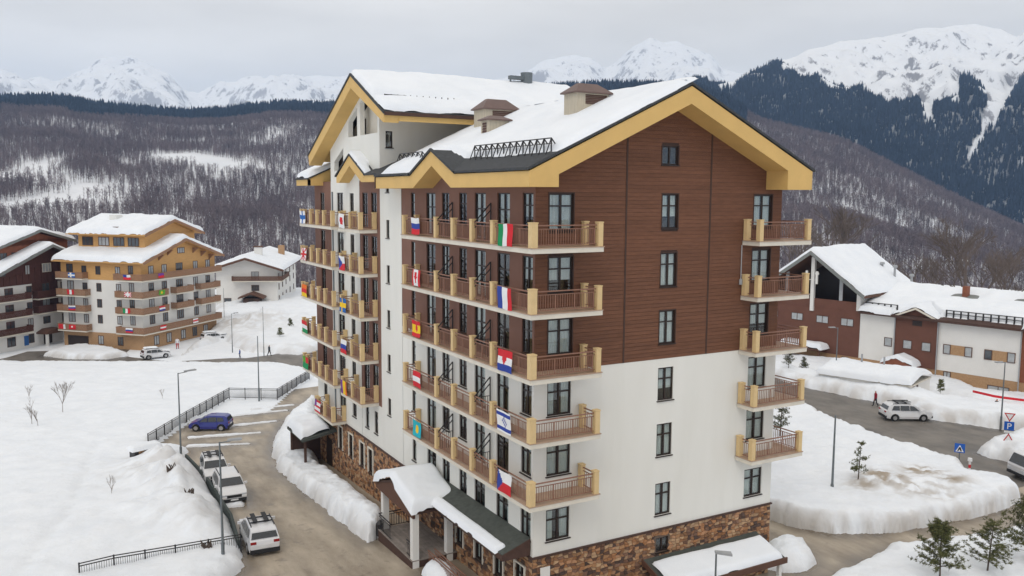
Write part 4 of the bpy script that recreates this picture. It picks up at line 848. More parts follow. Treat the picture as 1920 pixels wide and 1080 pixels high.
MB().box(9.5, 11.2, GY-.1, GY-.06, -4.2, -2.0).build('service_door', M['frame'], H, off)

# ------------------------------------------------------------------ neighbouring buildings
class Bld:
    """local frame: x along the front (outside is -y), z from the ground; s = size factor on measured numbers"""
    def __init__(s, name, label, cat, P, az, k): 
        s.k = k; s.dark = .55; s.root = thing(name, label, cat, tuple(P), math.pi/2-az); s.zb = -3.2
    def z(s, z): return s.k*(z-s.zb)
    def box(s, name, m, x0, x1, y0, y1, z0, z1, parent=None): k = s.k; return MB().box(k*x0, k*x1, k*y0, k*y1, s.z(z0), s.z(z1)).build(name, m, parent or s.root)
    def poly(s, name, m, pts, d, parent=None):
        k = s.k; return MB().prism([(k*x, k*y, s.z(z)) for x, y, z in pts], tuple(k*q for q in d)).build(name, m, parent or s.root)
    def win(s, x, y, z, w, h, face='y', door=False, fm='winframe_far', shut=False, mull=1, name='window'):
        k = s.k; mb = MB(); w *= k; h *= k; t = .07*k; 
        mb.box(-w/2, w/2, -.05, .03, 0, t); mb.box(-w/2, w/2, -.05, .03, h-t, h); mb.box(-w/2, -w/2+t, -.05, .03, t, h-t); mb.box(w/2-t, w/2, -.05, .03, t, h-t)
        for i in range(1, mull+1): c = lerp(-w/2, w/2, i/(mull+1)); mb.box(c-.035, c+.035, -.048, .03, t, h-t)
        o = mb.build(name, M[fm], s.root); o.location = (k*x, k*y, s.z(z)); o.rotation_euler = (0, 0, {'y': 0, 'x': -math.pi/2, 'X': math.pi/2}[face])
        MB().box(-w/2+t, w/2-t, -.012, .02, t, h-t).build('pane', M['farglass'] if rng.random() < s.dark else M['palecurtain'], o)
        return o
    def balc(s, x0, x1, y0, y1, z, m, h=.95, face='y', open_=()):
        """y0 is the outer edge (or x0 for face x)"""
        k = s.k; b_ = s.box('balcony', M['slab'], x0, x1, y0, y1, z, z+.14)
        t = .07
        sides = {'-y': (x0, x1, y0, y0+t), '-x': (x0, x0+t, y0+t, y1), '+x': (x1-t, x1, y0+t, y1), '+y': (x0+t, x1-t, y1-t, y1)}
        for q, (a, b2, c, d) in sides.items():
            if q in open_: continue
            nb = 5; zz = [z+.2+(h-.2)*i/nb for i in range(nb)]
            mb = MB()
            for zi in zz: mb.box(k*a, k*b2, k*c, k*d, s.z(zi), s.z(zi+(h-.2)/nb*.86))
            mb.box(k*(a-.02), k*(b2+.02), k*(c-.02), k*(d+.02), s.z(z+h), s.z(z+h+.07))
            mb.build('parapet', m, b_)
        return b_
    def gable_roof(s, xa, xr, xb, y0, y1, za, zr, zb_, t=.3, m=None, edge=None, snow=.6, seed=0, over=None):
        k = s.k; mb = MB(); P = lambda x, y, z: (k*x, k*y, s.z(z))
        mb.prism([P(xa, y0, za), P(xr, y0, zr), P(xr, y1, zr), P(xa, y1, za)], (0, 0, -t*k)); mb.prism([P(xr, y0, zr), P(xb, y0, zb_), P(xb, y1, zb_), P(xr, y1, zr)], (0, 0, -t*k))
        ro = mb.build('roof', m or M['soffit'], s.root)
        mb = MB(); e = (k*.0, -.05, 0)
        mb.prism([P(xa, y0, za+.02), P(xr, y0, zr+.02), P(xr, y0, zr-t-.12), P(xa, y0, za-t-.12)], (0, -.09, 0)); mb.prism([P(xr, y0, zr+.02), P(xb, y0, zb_+.02), P(xb, y0, zb_-t-.12), P(xr, y0, zr-t-.12)], (0, -.09, 0)); mb.build('bargeboard', edge or M['soffit'], ro)
        base = lambda X, Y: np.where(X < k*xr, s.z(za)+(X-k*xa)*(zr-za)/(xr-xa), s.z(zr)+(X-k*xr)*(zb_-zr)/(xb-xr))
        roof_snow(ro, base, k*xa-.06, k*xb+.06, k*y0+.05, k*y1, snow, .22, edge=.7, seed=seed, lip=.5, jag=.04)
        return ro
M['palecurtain'] = mat('pale_curtained_glass', (0.40, 0.42, 0.43), 0.25, .2, 2, spec=.6)
M['greyboard'] = mat('grey_green_board', (0.20, 0.21, 0.20), .7)
kf = (17.613+6.7)/20.813
def far_pt(px, py, k): P = onz(px, py, -3.2); return CAM+(P-CAM)*k
AZ = R(46.4)
# amber and white apartment hotel
B = Bld('apartment_hotel', 'amber timber and white apartment hotel with two-tier snowy roof', 'hotel', far_pt(270, 658, kf), AZ, kf)
Wd, Dp = 15.6, 13.1
B.box('brick_base', M['brick'], 0, Wd, 0, Dp, -3.6, -1.1); B.box('white_wall', M['offwhite'], .05, Wd-.05, .05, Dp-.05, -1.1, 6.05); B.box('timber_storey', M['orange'], 0, Wd, 0, Dp, 6.05, 8.6)
B.poly('timber_gable', M['orange'], [(0, .01, 8.6), (Wd, .01, 8.6), (7.9, .01, 11.1)], (0, Dp-.1, 0))
rl = B.gable_roof(-.8, 7.9, 16.4, -1.1, 13.9, 8.62, 11.4, 8.6, .22, M['orange'], M['balc'], .75, 90)
B.box('clerestory', M['orange'], 2.6, 13.0, 1.4, 12.4, 8.8, 12.2); B.poly('upper_gable', M['orange'], [(2.6, 1.4, 12.2), (13.0, 1.4, 12.0), (7.6, 1.4, 13.8)], (0, 10.9, 0))
B.gable_roof(1.5, 7.6, 14.0, .4, 13.5, 12.15, 14.05, 12.0, .2, M['orange'], M['balc'], .8, 91)
for y in (3.2, 5.6, 8.1, 10.8): B.win(2.58, y, 10.45, 1.8, 1.2, 'x', mull=2)
for x in (3.4, 5.2, 10.6, 12.4, 14.2): B.poly('bracket', M['balc'], [(x, -.95, ROOFZ(0)*0+8.3+(.32*min(x, 15.8-x))), (x, 0, 8.3+.32*min(x, 15.8-x)), (x, 0, 7.5+.32*min(x, 15.8-x))], (.2, 0, 0))
for f, z in enumerate((6.75, 4.45, 2.3, .15)):
    for y in (11.6, 9.2, 6.9, 3.7, 1.6): B.win(0 if f == 0 else .05, y, z, .8 if y != 11.6 else 1.1, 1.15 if y not in (11.6, 1.6) else 1.35, 'x')
    for x in (1.9, 4.5, 7.6, 11.1, 13.9): B.win(x, 0 if f == 0 else .05, z, 1.0 if x != 7.6 else 1.4, 1.25, 'y', mull=1 if x != 7.6 else 2)
for y in (6.9, 3.7): B.win(0, y, -2.7, .9, 1.2, 'x')
for x in (2.5, 5, 8, 10.5, 13): B.win(x, 0, -2.8, 1.0, 1.3, 'y')
B.win(8.1, 0, 9.3, 1.5, .8, 'y', mull=2)
bm_ = M['balc']
for z in (3.75, 1.6, -1.0):
    B.balc(-1.0, 0, 8.3, 13.1, z, bm_, open_=('+x',)); B.balc(-1.0, .05, -1.0, 3.5, z, bm_, open_=('+x',))
    B.balc(.06, 4.1 if z > 0 else 7.2, -1.0, .05, z-.002, bm_, open_=('+y', '-x') if z > 0 else ('+y', '-x', '+x'))
for z in (3.75, 1.6): B.balc(5.7, 9.4, -1.0, .05, z, bm_, open_=('+y',)); B.balc(11.0, 15.5, -1.0, .05, z, bm_, open_=('+y',))
B.balc(7.2, 15.6, -1.0, .05, -1.0, bm_, open_=('+y', '-x'))
B.balc(-1.0, 0, 8.6, 13.1, 6.05, bm_, open_=('+x',)); B.balc(-1.0, 0, -1.0, 3.6, 6.05, bm_, open_=('+x',)); B.balc(.01, 15.9, -1.0, 0, 6.048, bm_, open_=('+y', '-x'))
B.box('chimney', M['offwhite'], 5.0, 6.2, 8, 9.2, 12.5, 14.6); B.box('roof_hatch', M['soffit'], 2.0, 2.6, 5.2, 6.0, 12.2, 13.1); B.box('garage_opening', M['frame'], -.06, .0, 9.0, 12.4, -3.2, -1.7)
YH = B
# dark red lodge-style hotel at the edge
B = Bld('timber_hotel', 'dark red timber and white hotel beside the amber apartment hotel', 'hotel', far_pt(115, 640, kf), AZ, kf)
B.box('white_wall', M['offwhite'], -14, 6, 0, 12, -3.6, 5.4)
B.box('timber_storey', M['dkred'], -14.05, 6.05, -.05, 12.05, 5.4, 6.3)
B.poly('timber_gable', M['dkred'], [(-14, -.05, 6.3), (6, -.05, 6.3), (6, -.05, 7.0), (-1.9, -.05, 10.2), (-14, -.05, 5.9)], (0, 12, 0))
B.gable_roof(-15, -1.9, 7, -1.3, 13, 5.6, 10.6, 6.9, .25, M['soffit'], M['greyboard'], .55, 92)
B.box('clerestory', M['rust'], -8.0, 3.2, 1.2, 11, 8, 11.2); B.poly('upper_gable', M['rust'], [(-8, 1.2, 10.4), (3.2, 1.2, 10.8), (-2.2, 1.2, 12.2)], (0, 9.8, 0))
B.gable_roof(-9.2, -2.2, 3.9, .3, 12, 10.5, 12.6, 10.9, .2, M['soffit'], M['greyboard'], .6, 93)
for x in (-8, -6.2): B.win(x+.4, 1.2, 8.4, 1.1, 1.3, 'y')
for x in range(-13, 6): B.box('board', M['dkred'], x+.02, x+.93, -.12, -.05, 5.45, 6.6+.25*max(0, 6-abs(x+1.9)))
for z in (3.4, 1.2, -1.0): B.balc(-13.8, -5.6, -1.1, .0, z, M['dkred'], open_=('+y',))
B.balc(-4.5, -.2, -1.0, 0, 3.2, M['dkred'], h=1.1, open_=('+y',)); B.balc(-4.5, -.2, -1.0, 0, 1.2, M['dkred'], h=1.1, open_=('+y',)); B.box('timber_bay', M['dkred'], -4.5, -.2, -.06, 0, 1.3, 5.4)
for z in (3.9, 1.7, -.5, -2.6):
    for x in (-11, -8.2, -5.0, .8, 3): B.win(x, 0, z, .9 if x != -8.2 else 1.3, 1.25, 'y')
for z in (4.2, 2.2): B.win(-2.3, -.06, z, 1.3, 1.1, 'y')
for x in (-9, -5.2, .6): B.win(x, -.12, 6.7, .8, 1.3, 'y')
B.win(-2.0, -.12, 6.8, 1.5, 1.2, 'y', fm='slab', mull=2); B.win(-2.3, 0, -.3, 1.2, 1.0, 'y')
B.poly('porch_roof', M['soffit'], [(-4.2, -1.8, -1.3), (-3.2, -1.8, -.9), (-1.6, -1.8, -.9), (-.5, -1.8, -1.3), (-.5, -1.8, -1.5), (-4.2, -1.8, -1.5)], (0, 1.8, 0))
for x in (-3.9, -.9): B.box('porch_post', M['offwhite'], x-.15, x+.15, -1.7, -1.4, -3.6, -1.5)
B.box('entrance_door', M['frame'], -3, -1.6, -.06, 0, -3.2, -1.4); B.box('blue_panel', flat('blue_panel', (.03, .12, .35)), -6.2, -5.5, -.05, 0, -2.8, -1.5)
# white chalet
B = Bld('chalet', 'white chalet with brown wraparound balcony and low snowy roof', 'chalet', far_pt(521, 574, kf), R(112), kf)
B.box('white_wall', M['offwhite'], -11, 0, 0, 28, -4.5, 3.7); B.poly('white_gable', M['offwhite'], [(-11, 0, 3.7), (0, 0, 3.7), (-5.5, 0, 5.6)], (0, 28, 0))
B.gable_roof(-12.3, -5.5, 1.3, -1.4, 29.5, 3.75, 5.95, 3.75, .28, M['soffit'], M['soffit'], .5, 94)
B.balc(-8.0, 1.1, -1.2, 0, 1.5, M['soffit'], open_=('+y',)); B.balc(.0, 1.1, .02, 9, 1.498, M['soffit'], open_=('-x', '-y'))
B.win(-4.0, 0, 1.6, 1.4, 1.7, 'y'); B.win(-4.0, 0, -.3, 1.4, 1.1, 'y', mull=2); B.win(-9.0, 0, -2.8, 1.3, 1.2, 'y')
for y in (2, 7, 12, 18, 24):
    for z in (1.6, -.3, -2.6): B.win(0, y, z, 1.0, 1.2, 'X')
B.box('chimney', M['offwhite'], -5.2, -3.8, 7, 8.2, 4.5, 7.4); B.box('chimney_cap', M['soffit'], -5.35, -3.65, 6.85, 8.35, 7.4, 7.6); B.box('chimney', M['brick'], -2.5, -1.3, 20, 21, 3.5, 7.0)
B.poly('porch_roof', M['soffit'], [(-6.6, -3.4, -1.2), (-4.3, -3.4, -.3), (-2, -3.4, -1.2), (-2, -3.4, -1.45), (-4.3, -3.4, -.6), (-6.6, -3.4, -1.45)], (0, 3.4, 0))
B.box('porch_house', M['darkwood'], -5.8, -2.8, -2.8, 0, -4, -1.4); B.box('porch_door', M['frame'], -4.8, -3.8, -2.86, -2.8, -3.4, -1.6)
# long lodge on the right
k2 = (17.613+4.2)/20.813
P0 = onz(1583, 687, -3.2); P0 = CAM+(P0-CAM)*k2
B = Bld('long_lodge', 'long brown and cream lodge with open loft gable and snowy roof', 'lodge', P0, R(168.5), k2); B.dark = .15
Bb = M['lodgebrown'] = mat('red_brown_render', (0.145, 0.062, 0.042), .8, .1, .8)
B.box('brick_base', M['brick'], -14, 30, .06, 14, -4.6, -1.85)
B.box('brown_wall', Bb, -14, 1.72, 0, 14, -1.85, 3.85); B.box('white_wall', M['offwhite'], 1.74, 6.1, .03, 14, -1.85, 3.85)
B.poly('brown_gable', Bb, [(6.1, -.12, -1.85), (11.0, -.12, -1.85), (11.0, -.12, 3.85), (8.55, -.12, 4.95), (6.1, -.12, 3.85)], (0, 3, 0))
B.box('white_wall', M['offwhite'], 11.02, 19.6, .03, 14, -1.85, 3.85); B.box('red_wall', M['rust'], 19.62, 30, .0, 14, -1.85, 3.85)
# open loft
B.box('loft_parapet', Bb, -11, 1.2, -.05, .1, 3.85, 4.9); B.box('loft_floor', M['soffit'], -11, 1.2, .1, 6, 3.86, 3.95); B.poly('loft_back', M['frame'], [(-11, 5.8, 3.9), (1.2, 5.8, 3.9), (1.2, 5.8, 6.0), (-4.6, 5.8, 10.0), (-11, 5.8, 5.7)], (0, .2, 0))
B.box('loft_cheek', M['offwhite'], 1.2, 1.7, -.04, 6, 3.86, 5.9); B.box('loft_cheek', Bb, -11.4, -11.0, -.04, 6, 3.86, 5.9)
for x, z in ((-4.6, 10.1), (-.9, 8.0), (-8.3, 8.0)): B.box('loft_post', M['offwhite'] if x == -4.6 else M['grey'], x-.22, x+.22, -.32 if x == -4.6 else .0, .1, 3.3 if x == -4.6 else 4.3, z)
B.gable_roof(-12.2, -4.6, 2.6, -1.0, 13, 5.6, 10.9, 5.9, .35, M['soffit'], M['greyboard'], .6, 95)
mb = MB(); 
for dx in (-.5, .9): mb.box(k2*(-4.6+dx-.12), k2*(-4.6+dx+.12), -1.0, -.8, B.z(6.8), B.z(8.4))
mb.bar((k2*-5.2, -.9, B.z(7.3)), (k2*-3.6, -.9, B.z(7.3)), .08); mb.tube((k2*-3.7, -.95, B.z(8.1)), (k2*-3.7, -.8, B.z(8.1)), .25, .25, 10); mb.build('aerial', M['offwhite'], B.root)
# main roof: one slope up from the eave and one down behind
k = k2; P_ = lambda x, y, z: (k*x, k*y, B.z(z))
mb = MB(); mb.prism([P_(1.75, -.7, 3.95), P_(30.5, -.7, 3.95), P_(30.5, 9, 6.3), P_(1.75, 9, 6.3)], (0, 0, -.28)); mb.prism([P_(1.75, 9, 6.3), P_(30.5, 9, 6.3), P_(30.5, 17, 4.3), P_(1.75, 17, 4.3)], (0, 0, -.28)); LRf = mb.build('roof', M['darkwood'], B.root)
bs = lambda X, Y: np.where(Y < 9*k, B.z(3.95)+(Y+.7*k)*2.35/9.7, B.z(6.3)-(Y-9*k)*.25)
def bare_l(X, Y):
    h = np.ones_like(X)
    for cx in (10.8, 17.6): h *= 1-np.exp(-(np.abs(X-cx*k)/2.6)**4-((Y-7.4*k)/1.5)**4)
    h = h*np.where((X > 11.3*k) & (X < 19.8*k), sm(.5, 1.1, Y+fbm(X/2, Y/2, 3, 5)*.6), 1)
    return h*np.where((np.abs(X-8.55*k) < 2.9*k) & (Y < (3.2-1.1*np.abs(X/k-8.55))*k), 0, 1)
roof_snow(LRf, bs, k*1.8, k*30, -.8*k, k*15, .7, .2, edge=.35, thick=bare_l, seed=96, lip=.5, jag=.06)
B.poly('dormer_roof', M['darkwood'], [(5.8, -.5, 3.85), (8.55, -.5, 5.1), (11.3, -.5, 3.85), (11.3, -.5, 3.68), (8.55, -.5, 4.9), (5.8, -.5, 3.68)], (0, 5, 0)); B.poly('dormer_trim', M['yellow2'] if 'yellow2' in M else M['slab'], [(5.8, -.52, 3.8), (8.55, -.52, 5.05), (11.3, -.52, 3.8), (11.3, -.52, 3.6), (8.55, -.52, 4.82), (5.8, -.52, 3.6)], (0, -.06, 0))
rsd = lambda X, Y: B.z(5.1)-np.abs(X-8.55*k)*.455
roof_snow(B.root, rsd, k*5.9, k*11.2, -.5*k, 4*k, .4, .2, edge=.3, seed=97, name='dormer_snow')
for cx in (10.8, 17.6): B.box('chimney', M['rust'], cx-.3, cx+.3, 7.2, 7.9, 5.2, 7.2); B.poly('bare_roof', M['greyboard'], [(cx-2.3, 6.1, 5.65), (cx+2.3, 6.1, 5.65), (cx+1.8, 8.8, 6.27), (cx-1.8, 8.8, 6.27)], (0, 0, .05))
for x0, x1 in ((2.2, 6), (11.6, 19.4)):
    mb = MB(); n = int((x1-x0)/.75)
    for i in range(n+1): x = lerp(x0, x1, i/n); mb.box(k*x-.07, k*x+.07, k*.35, k*.5, B.z(4.1), B.z(5.05))
    mb.bar((k*x0, k*.4, B.z(5.0)), (k*x1, k*.4, B.z(5.0)), .1); mb.bar((k*x0, k*.4, B.z(4.65)), (k*x1, k*.4, B.z(4.65)), .08); mb.build('snow_guard', M['iron'], LRf)
for x in (-7.0+.3, -3.2, .1): B.win(x, 0, 1.85, 1.65, .95, 'y')
B.win(-9.9, 0, 1.9, .9, .95, 'y', mull=0); B.win(5.3, .03, .05, .95, 1.05, 'y', mull=0)
for x in (7.65, 9.8): B.win(x, -.12, .08, 1.05, 1.05, 'y', mull=0)
B.box('vent_opening', M['frame'], 8.1, 9.2, -.15, -.1, 2.9, 3.5)
for x in (13.2, 17.55): B.box('brown_panel', M['brick'], x-1.55, x+1.55, -.02, .04, .1, 1.2); B.win(x-1.15, -.02, .1, .8, 1.1, 'y', mull=0); B.win(x+1.15, -.02, .1, .8, 1.1, 'y', mull=0)
B.win(17.6, .06, -3.2, 2.2, .55, 'y', mull=1); B.win(12.2, .06, -3.2, .8, 1.3, 'y'); B.win(-.0, .06, -3.4, .9, 1.4, 'y', name='door', mull=0)
for x in (6.1, 11.02, 19.6): MB().tube((k*x, -.2, B.z(-3.4)), (k*x, -.2, B.z(3.8)), .07, .07, 6).build('downpipe', M['grey'], B.root)
B.poly('porch_roof', M['rust'], [(5.6, -2.2, -1.5), (7.4, -2.2, -.75), (9.2, -2.2, -1.5), (9.2, -2.2, -2.4), (5.6, -2.2, -2.4)], (0, 2.2, 0))
roof_snow(B.root, lambda X, Y: B.z(-.75)-np.abs(X-7.4*k)*.42, k*5.5, k*9.3, -2.3*k, 0, .5, .15, edge=.3, seed=98, name='porch_snow')
B.box('side_canopy', M['soffit'], -7.8, -2.2, -2.0, 0, -1.4, -1.2); roof_snow(B.root, lambda X, Y: X*0+B.z(-1.2), -7.9*k, -2.1*k, -2.1*k, 0, .8, .15, edge=.4, seed=99, name='canopy_snow')
for x in (-7.5, -2.5): B.box('canopy_post', M['soffit'], x-.1, x+.1, -1.9, -1.7, -4.2, -1.4)
for x, h in ((-2.5, 2.0), (-.7, 2.2), (1.0, 2.6), (3.2, 2.6)):
    mb = MB(); y = 10; zb = B.z(8.2-abs(x+4.6)*.45); mb.tube((k*x, k*y, zb), (k*x, k*y, zb+h*1.2), .16, .16, 8); mb.tube((k*x, k*y, zb+h*1.2), (k*x, k*y, zb+h*1.2+.3), .35, .3, 8); mb.build('roof_pipe', M['grey'], B.root)
# flat snowed-in kiosk below the lodge
q = [G(*p)[:2] for p in ((1535, 726), (1705, 757), (1768, 742), (1615, 700))]
cx, cy = np.mean([a[0] for a in q]), np.mean([a[1] for a in q]); e = q[1]-q[0]; az_ = math.atan2(e[0], e[1]); Lx = float(np.linalg.norm(e)); Ly = float(np.linalg.norm(q[2]-q[1]))
K = Bld('kiosk', 'low cream kiosk buried under a thick snow roof below the lodge', 'kiosk', (q[0][0], q[0][1], -4.2), az_, 1.0); K.zb = 0
K.box('wall', M['offwhite'], 0, Lx, .0, Ly, -.3, 1.8); K.box('roof_slab', M['slab'], -.1, Lx+.1, -.1, Ly+.1, 1.8, 1.95)
roof_snow(K.root, lambda X, Y: 1.95+X*0+.5*np.clip(1-np.abs(Y/Ly-.5)*2, 0, 1), -.3, Lx+.25, -.3, Ly+.3, .8, .16, edge=.9, seed=101, lip=.45, jag=.06)
for i in range(2): K.win(Lx, 1.0+i*1.2, 1.0, .5, .7, 'X', mull=0)
for x in (Lx*.35, Lx*.6): K.box('vent_pipe', M['grey'], x-.08, x+.08, Ly*.5, Ly*.5+.16, 2.3, 4.1)

# ------------------------------------------------------------------ flags
def flag_mesh(code, w, h, seed=0, kind='flag'):
    """code: 'h:wbr' horizontal stripes, 'v:gwr' vertical stripes, then ;emblem"""
    base, *em = code.split(';'); o, cs = base.split(':'); nu, nv = 18, 12
    keys = sorted(set(cs+''.join(e[-1] if e[0] != 'X' else e[1:] for e in em))); mi = {c: i for i, c in enumerate(keys)}
    ph = seed*1.7
    def P(u, v, d=0): return (u*w-w/2, -.03-.035*math.sin(u*7+ph)*(1-v*.6)-.02*math.sin(v*5+ph)-d, -v*h+.02*math.sin(u*6+ph))
    def colr(u, v):
        c = cs[min(len(cs)-1, int((u if o == 'v' else v)*len(cs)))]
        for e in em:
            t = e[0]
            if t == 'D' and ((u-.5)*w)**2+((v-.5)*h)**2 < (.28*h)**2: c = e[-1]
            if t == 'd' and ((u-.5)*w)**2+((v-.45)*h)**2 < (.2*h)**2: c = e[-1]
            if t == '+' and (abs(u-.38) < .1 or abs(v-.5) < .13): c = e[-1]
            if t == 'x' and (abs(u-.5) < .09 or abs(v-.5) < .12 or abs(u-v) < .08 or abs(u-1+v) < .08): c = e[-1]
            if t == 'T' and u < .5-abs(v-.5): c = e[-1]
            if t == 'C' and u < .42 and v < .5: c = e[-1]
            if t == 'L' and (abs(v-.17) < .07 or abs(v-.83) < .07): c = e[-1]
            if t == 'S' and .26*h > abs((u-.5)*w)*1.0+abs((v-.5)*h)*1.0 and (int(u*18)+int(v*12)) % 2: c = e[-1]
            if t == 'M' and abs(u-.5)*1.0 < .13*(1.15-abs(v-.48)*1.6) and abs(v-.5) < .3 and (abs(u-.5) < .04 or v < .62): c = e[-1]
        return mi[c]
    mb = MB()
    for i in range(nu):
        for j in range(nv):
            u0, u1, v0, v1 = i/nu, (i+1)/nu, j/nv, (j+1)/nv
            mb.add([P(u0, v1), P(u1, v1), P(u1, v0), P(u0, v0)], [(0, 1, 2, 3)], colr((u0+u1)/2, (v0+v1)/2))
    me = mb.mesh(kind, [FM[c] for c in keys]); bm = bmesh.new(); bm.from_mesh(me); bmesh.ops.remove_doubles(bm, verts=bm.verts, dist=1e-4); bm.to_mesh(me); bm.free()
    for p in me.polygons: p.use_smooth = True
    return me
def flag(code, label, P, rz, w, h, group): 
    flag.n += 1
    return link('flag', flag_mesh(code, w, h, flag.n), None, tuple(P), rz, label, 'flag', group)
flag.n = 0
storey = ['fifth', 'fourth', 'third', 'second', 'lowest']
LB = [('h:wbr', 'Russian tricolour flag', 'v:gwr', 'Italian tricolour flag'), ('v:rwwr;Mr', 'red and white maple leaf flag', 'v:bwr', 'French tricolour flag'), ('h:ryyr;dr', 'red and yellow Spanish flag', 'h:rwb;dr', 'red white blue Croatian flag'), ('h:rwr', 'red white red Austrian flag', 'h:w;Lb;Sb', 'white flag with two blue bands'), ('h:c;Dy', 'turquoise flag with yellow sun', 'h:wr;Tb', 'Czech flag with blue wedge')]
for k in range(5):
    z = 15-3*k+.26+1.02
    a, la, b_, lb = LB[k]
    flag(a, la+' on the %s long hotel balcony' % storey[k], (-.04, 13.05, z), -math.pi/2, 1.15, .95, 'flags on the hotel balconies')
    flag(b_, lb+' on the %s long hotel balcony' % storey[k], (-.04, 2.35, z), -math.pi/2, 1.38, 1.05, 'flags on the hotel balconies')
WB = [('h:w;Dr', 'white flag with red disc'), ('h:wr;Tb', 'small Czech flag with blue wedge'), ('h:s;+y', 'blue flag with yellow cross'), ('h:wbr', 'small Russian tricolour flag'), ('v:pyo', 'purple yellow orange striped flag')]
WC = [('h:w;+s', 'white flag with blue cross'), ('h:w;xr', 'white flag with red crossed bars'), ('h:ory', 'orange red yellow striped flag'), ('h:rwg', 'red white green striped flag'), ('h:rg;Cn', 'red and green flag'), ('h:rwrwr;Cp', 'striped flag with violet canton')]
for k in range(5): z = 15-3*k+1.25; flag(WB[k][0], WB[k][1]+' on the %s inner wing balcony' % storey[k], (-.26, 25.9, z), -math.pi/2, 1.3, 1.0, 'flags on the hotel balconies')
for k in range(6): z = 15-3*k+1.25; flag(WC[k][0], WC[k][1]+' on the %s outer wing balcony' % (storey+['bottom'])[max(0, k)] if k < 5 else WC[k][1]+' on the short bottom wing balcony', (-.1, 36.3 if k < 5 else 33.2, z), -math.pi/2, 1.5, 1.0, 'flags on the hotel balconies')
# flags of the amber hotel
rm_ = YH.root.rotation_euler.z; Rm = Matrix.Rotation(rm_, 3, 'Z'); O = Vector(YH.root.location)
def yf(code, label, x, y, z, face):
    k = kf; p = O+Rm @ Vector((k*x, k*y, YH.z(z))); flag(code, label+' on the amber hotel', p, rm_+(-math.pi/2 if face == 'x' else 0), 1.35, .75, 'flags on the amber hotel')
yf('h:s;+w', 'blue flag with white cross at the timber storey', -1.05, 10.3, 6.98, 'x'); yf('v:rwr', 'red white red upright striped flag', -1.05, 10.6, 4.7, 'x'); yf('h:wbr', 'white blue red flag on second left balcony', -1.05, 10.5, 2.55, 'x'); yf('h:r;dw', 'red flag with white spot', -1.05, 10.6, -.05, 'x'); yf('v:rrw', 'narrow red flag beside the red flag', -1.05, 12.3, -.05, 'x')
yf('h:wr;Cb', 'white and red flag by the timber corner', -1.05, 1.3, 6.98, 'x'); yf('h:pr', 'violet and red flag on the timber storey', 2.6, -1.05, 6.98, 'y'); yf('h:r;xw', 'red flag with white crossed bars', -1.05, 1.3, 4.7, 'x'); yf('h:n;Dy', 'green flag with yellow disc', 2.6, -1.05, 4.7, 'y'); yf('v:gwr', 'green white red upright striped flag', -1.05, 1.6, 2.55, 'x'); yf('h:rwb', 'red white blue striped flag', 2.6, -1.05, 2.55, 'y'); yf('h:wbr', 'white blue red flag on lowest corner balcony', -1.05, 1.3, -.05, 'x'); yf('h:rwr', 'red white red striped flag', 2.6, -1.05, -.05, 'y'); yf('h:wrw', 'white flag with a red bar', 9.4, -1.05, -.05, 'y')

# ------------------------------------------------------------------ vehicles
def paint(name, c): 
    m = mat(name, c, .28, .04, 1, spec=.5); m.node_tree.nodes['Principled BSDF'].inputs['Coat Weight'].default_value = .5; return m
M['carwhite'] = paint('white_car_paint', (.72, .72, .73)); M['carblue'] = paint('blue_car_paint', (.022, .03, .24)); M['tyre'] = flat('tyre_rubber', (.02, .02, .02), .85); M['rim'] = mat('alloy_rim', (.45, .45, .46), .35, metal=.7)
M['carglass'] = mat('tinted_glass', (.018, .021, .024), .06, .1, 1, spec=.9); M['red_lens'] = flat('red_lens', (.30, .012, .012), .25); M['clear_lens'] = flat('clear_lens', (.55, .57, .6), .15); M['plastic'] = flat('black_plastic', (.022, .022, .024), .6); M['plate'] = flat('number_plate', (.7, .7, .7), .5)
CARP = {'suv': dict(L=4.6, H=1.68, W=1.86, prof=[(-2.28, .34), (-2.3, .8), (-2.24, 1.02), (-2.12, 1.1), (-1.92, 1.52), (-1.7, 1.66), (-.6, 1.69), (.15, 1.66), (.5, 1.56), (1.12, 1.08), (1.95, .98), (2.2, .86), (2.28, .66), (2.26, .36), (2.15, .28)], ws=((.52, 1.53), (1.08, 1.12)), rw=((-1.94, 1.46), (-2.11, 1.13)), sw=[[(-1.72, 1.12), (-.95, 1.1), (-.95, 1.53), (-1.5, 1.52)], [(-.87, 1.1), (-.02, 1.08), (-.02, 1.54), (-.87, 1.54)], [(.06, 1.08), (.92, 1.1), (.45, 1.48), (.06, 1.53)]], wy=1.38),
        'hatch': dict(L=3.9, H=1.52, W=1.7, prof=[(-1.9, .34), (-1.94, .75), (-1.9, .98), (-1.72, 1.38), (-1.5, 1.5), (-.5, 1.54), (.1, 1.5), (.45, 1.38), (1.1, .98), (1.7, .84), (1.9, .68), (1.94, .4), (1.85, .28)], ws=((.42, 1.37), (1.04, 1.02)), rw=((-1.73, 1.34), (-1.88, 1.03)), sw=[[(-1.5, 1.02), (-.85, .99), (-.85, 1.38), (-1.36, 1.36)], [(-.78, .99), (.0, .97), (.0, 1.39), (-.78, 1.4)], [(.07, .97), (.86, .99), (.42, 1.3), (.07, 1.38)]], wy=1.22)}
